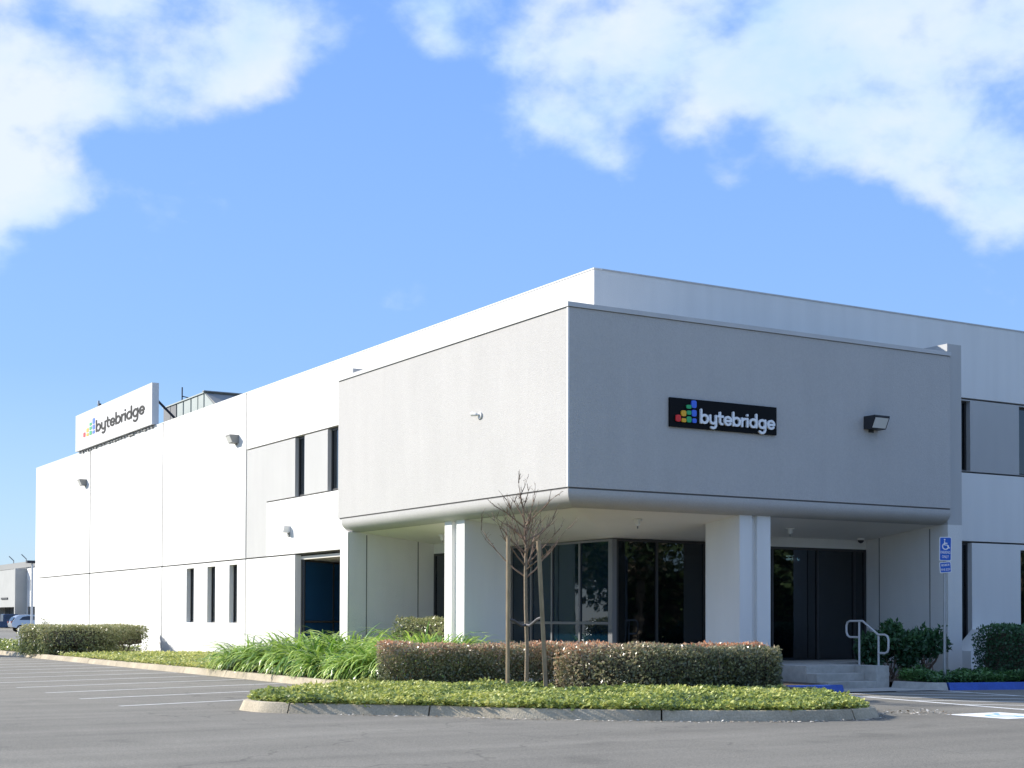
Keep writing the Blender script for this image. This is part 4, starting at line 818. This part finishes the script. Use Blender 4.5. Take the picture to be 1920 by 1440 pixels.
for a in ((-3.86, -2.99, 1.4), (-3.42, -3.47, 1.44)):
    a = Vector(a); m1 = a.lerp(tr, .3) + Vector((0, 0, .01)); m2 = a.lerp(tr, .75) + Vector((0, 0, -.045)); MB().tube([a, m1, m2, tr], .026, 6).build('strap', M_strap, tie, smooth=True)

# ================================================================== BACKGROUND LEFT
nb = empty('warehouse', (28.4, 176, 0), 'distant white warehouse with a grey roof band and a boxed entrance canopy', 'building')
wall('wall', 'x', 28.4, .3, 120, 250, 0, 8.3, [(175.5, 175.85, 4.98, 6.45), (174.15, 174.5, 4.98, 6.45), (171.0, 175.8, 1.0, 2.9), (178, 190, 0, 2.9)], M_white, nb)
B(28.2, 120, 8.1, 30, 250, 8.85).build('roof_band', M_band, nb); B(28.8, 120, 0, 60, 250, 8.2).build('block', M_louv, nb)
for a, b in ((175.5, 175.85), (174.15, 174.5)): window(nb, 'x', 28.5, a, b, 4.98, 6.45)
window(nb, 'x', 28.5, 171.0, 175.8, 1.0, 2.9, mull=(173,)); window(nb, 'x', 28.5, 178, 190, .1, 2.9, mull=(181, 184, 187))
B(26.9, 176.9, 2.85, 28.38, 190, 7.85).build('canopy_box', M_cang, nb); B(26.9, 176.4, 0, 28.38, 176.88, 7.95).build('end_fin', M_cang, nb); B(26.8, 180.5, 3.9, 26.88, 184.5, 4.15).build('nameplate', M_frame, nb)
B(26.9, 190, 0, 28.38, 190.5, 7.85).build('end_fin', M_cang, nb)
for x, y, lb in ((29, 187, 'thin bent bracket on the warehouse roof band, left of the pair'), (29, 179.5, 'thin bent bracket on the warehouse roof band, right of the pair')):
    q = empty('roof_bracket', (x, y, 8.85), lb, 'bracket', 'brackets on the warehouse roof'); MB().tube([(x, y, 8.85), (x, y, 9.35), (x - .55, y + .3, 9.95)], .07, 5).build('arm', M_lampg, q)
lp = empty('lamp_post', (16.45, 121.5, 0), 'tall pale lamp post in front of the distant warehouse', 'lamp post'); MB().tube([(16.45, 121.5, 0), (16.45, 121.5, 6.7)], [.12, .1], 8).build('pole', M_plast, lp); B(15.9, 121.2, 6.7, 16.8, 121.8, 6.95).build('lamp_head', M_lamp, lp)
wp = empty('marker_post', (-3.76, 35.65, .12), 'short white post in the bed beyond the far hedge', 'post'); MB().cyl((-3.76, 35.65, .12), (-3.76, 35.65, .85), .07, 8).build('post', M_plast, wp, smooth=True); MB().cyl((-3.76, 35.65, .85), (-3.76, 35.65, 1.0), .11, 8).build('cap', M_plast, wp)

M_silver = mat('silver_car_paint', (.50, .53, .58), .25, metal=.6); M_carblue = mat('dark_blue_car_paint', (.04, .06, .11), .25, metal=.4); M_tyre = mat('tyre_rubber', (.02, .02, .02), .8); M_rim = mat('alloy_rim', (.5, .5, .52), .3, metal=.8); M_tail = mat('tail_lamp', (.25, .02, .02), .3)
def vehicle(name, loc, rz, paint, prof, glassp, length, width, label, cat, bed=None):
    t = empty(name, loc, label, cat, rz=rz); hw = width / 2
    def shell(profile, w, taper):
        rings = []
        for k, f in ((-1, .0), (-.94, 1), (.94, 1), (1, .0)):
            rings.append([(x if f else x * .985 + .0, k * (w - max(0, z - 1.0) * taper), z if f else (z - .02 if z > .8 else z + .02)) for x, z in profile])
        return MB().loft(rings)
    shell(prof, hw, .22).build('body', paint, t, smooth=True, local=True)
    shell(glassp, hw - .035, .22).build('glasshouse', M_carglass, t, smooth=True, local=True) if False else None
    for sd in (-1, 1):
        mb = MB(); o = [(x, sd * (hw - max(0, z - 1.0) * .22 + .006), z) for x, z in glassp]; mb.prism(o, (0, -sd * .02, 0)); mb.build('side_window', M_carglass, t, local=True)
        for wx in (.85, length - .95):
            w = MB().cyl((wx, sd * (hw - .22), .36), (wx, sd * (hw + .01), .36), .36, 20).build('wheel', M_tyre, t, smooth=True, local=True); MB().cyl((wx, sd * (hw + .005), .36), (wx, sd * (hw + .02), .36), .23, 14).build('rim', M_rim, w, local=True)
        B(-.03, sd * (hw - .32), .88, .1, sd * (hw - .04), 1.08).build('tail_light', M_tail, t, local=True)
    return t
suvp = [(.08, .5), (0, .75), (.03, 1.0), (.2, 1.14), (.5, 1.55), (.8, 1.69), (1.6, 1.74), (2.5, 1.70), (3.3, 1.2), (4.3, 1.05), (4.6, .85), (4.65, .5), (4.3, .42), (.4, .42)]
v = vehicle('parked_suv', (15.6, 127.2, 0), 0, M_silver, suvp, [(.75, 1.2), (1.1, 1.52), (1.6, 1.60), (2.45, 1.56), (3.05, 1.2)], 4.6, 1.85, 'silver parked SUV seen from behind beyond the far hedge', 'car')
MB().prism([(.10, -.7, 1.12), (.36, -.66, 1.5), (.34, -.66, 1.5), (.08, -.7, 1.12)], (0, 1.4, 0)).build('rear_window', M_carglass, v, local=True)
pkp = [(0, .45), (0, 1.05), (1.7, 1.05), (1.75, 1.75), (1.95, 1.82), (3.2, 1.82), (3.9, 1.2), (5.1, 1.1), (5.3, .9), (5.3, .5), (5.0, .4), (.3, .4)]
vehicle('parked_pickup', (15.6, 139, 0), 0, M_carblue, pkp, [(1.9, 1.25), (2.0, 1.7), (3.1, 1.7), (3.6, 1.25)], 5.4, 1.95, 'dark blue parked pickup truck at the left edge beyond the silver SUV', 'truck')

# ================================================================== TREES OUT OF FRAME (mirrored in the glass, shading the far hedge)
def tree(loc, h, r, n, leaf, label, group=None):
    root = empty('shade_tree', (*loc, 0), label, 'tree', group); c = np.array([*loc, h * .66]); k = 34
    cl = rnd_unit(k) * rng.uniform(.3, 1, (k, 1)) * [r, r, h * .33] + c; i = rng.integers(0, k, n)
    P = cl[i] + rnd_unit(n) * rng.uniform(0, 1, (n, 1)) ** .5 * r * .33; Nn = norm(rnd_unit(n) + [0, 0, .5]); D = norm(np.cross(Nn, rnd_unit(n)))
    leaves('crown', P, D, Nn, leaf * rng.uniform(.6, 1.4, n), leaf * .6 * rng.uniform(.6, 1.4, n), rng.random(n) ** 1.5, M_treeleaf, root)
    mb = MB(); b = Vector((*loc, 0)); f = Vector((loc[0] + .2, loc[1], h * .36)); mb.tube([b, b.lerp(f, .5) + Vector((.08, 0, 0)), f], [.26, .2, .16], 8)
    for q in cl[:16]: q = Vector(q); mb.tube([f - Vector((0, 0, .3)), f.lerp(q, .5) + Vector((0, 0, -.2)), q], [.11, .07, .02], 5, False)
    mb.build('trunk', M_bark, root, smooth=True); return root
tree((-12.2, 37.6), 6.0, 2.0, 2600, .3, 'leafy tree standing on the car park side of the far hedge, outside the left edge')
TL = 'leafy tree in the row across the car park, mirrored in the porch glazing'
for x, y, h, r in ((-2, -36, 9, 4), (5, -40, 10, 4.5), (12, -36, 8.5, 4), (18, -41, 11, 5), (26, -37, 9.5, 4.5), (33, -42, 11, 5), (41, -38, 10, 4.5), (50, -42, 11, 5), (60, -40, 10, 5), (72, -45, 12, 6)):
    tree((x, y), h, r, 4200, .45, TL, 'trees in a row across the car park')
for x, y, h, r in ((-34, 52, 9, 4.5), (-38, 64, 10, 5), (-43, 77, 11, 5.5), (-50, 92, 12, 6), (-58, 108, 12, 6), (-30, 42, 8, 4)):  # unseen trees added to darken the sky mirrored in the left storefront
    tree((x, y), h, r, 3600, .5, 'leafy tree along the far left edge of the car park, outside the frame', 'trees along the left edge of the car park')
hedge([(-6, -44), (20, -46), (50, -47), (85, -50)], 2.5, 0, 4.6, 16000, M_treeleaf, lambda s, a, h, r, lu: clampf(.3 + .5 * (r - .3)), .55, 'tall dark hedge behind the row of trees across the car park', decay=.3, stems=0)
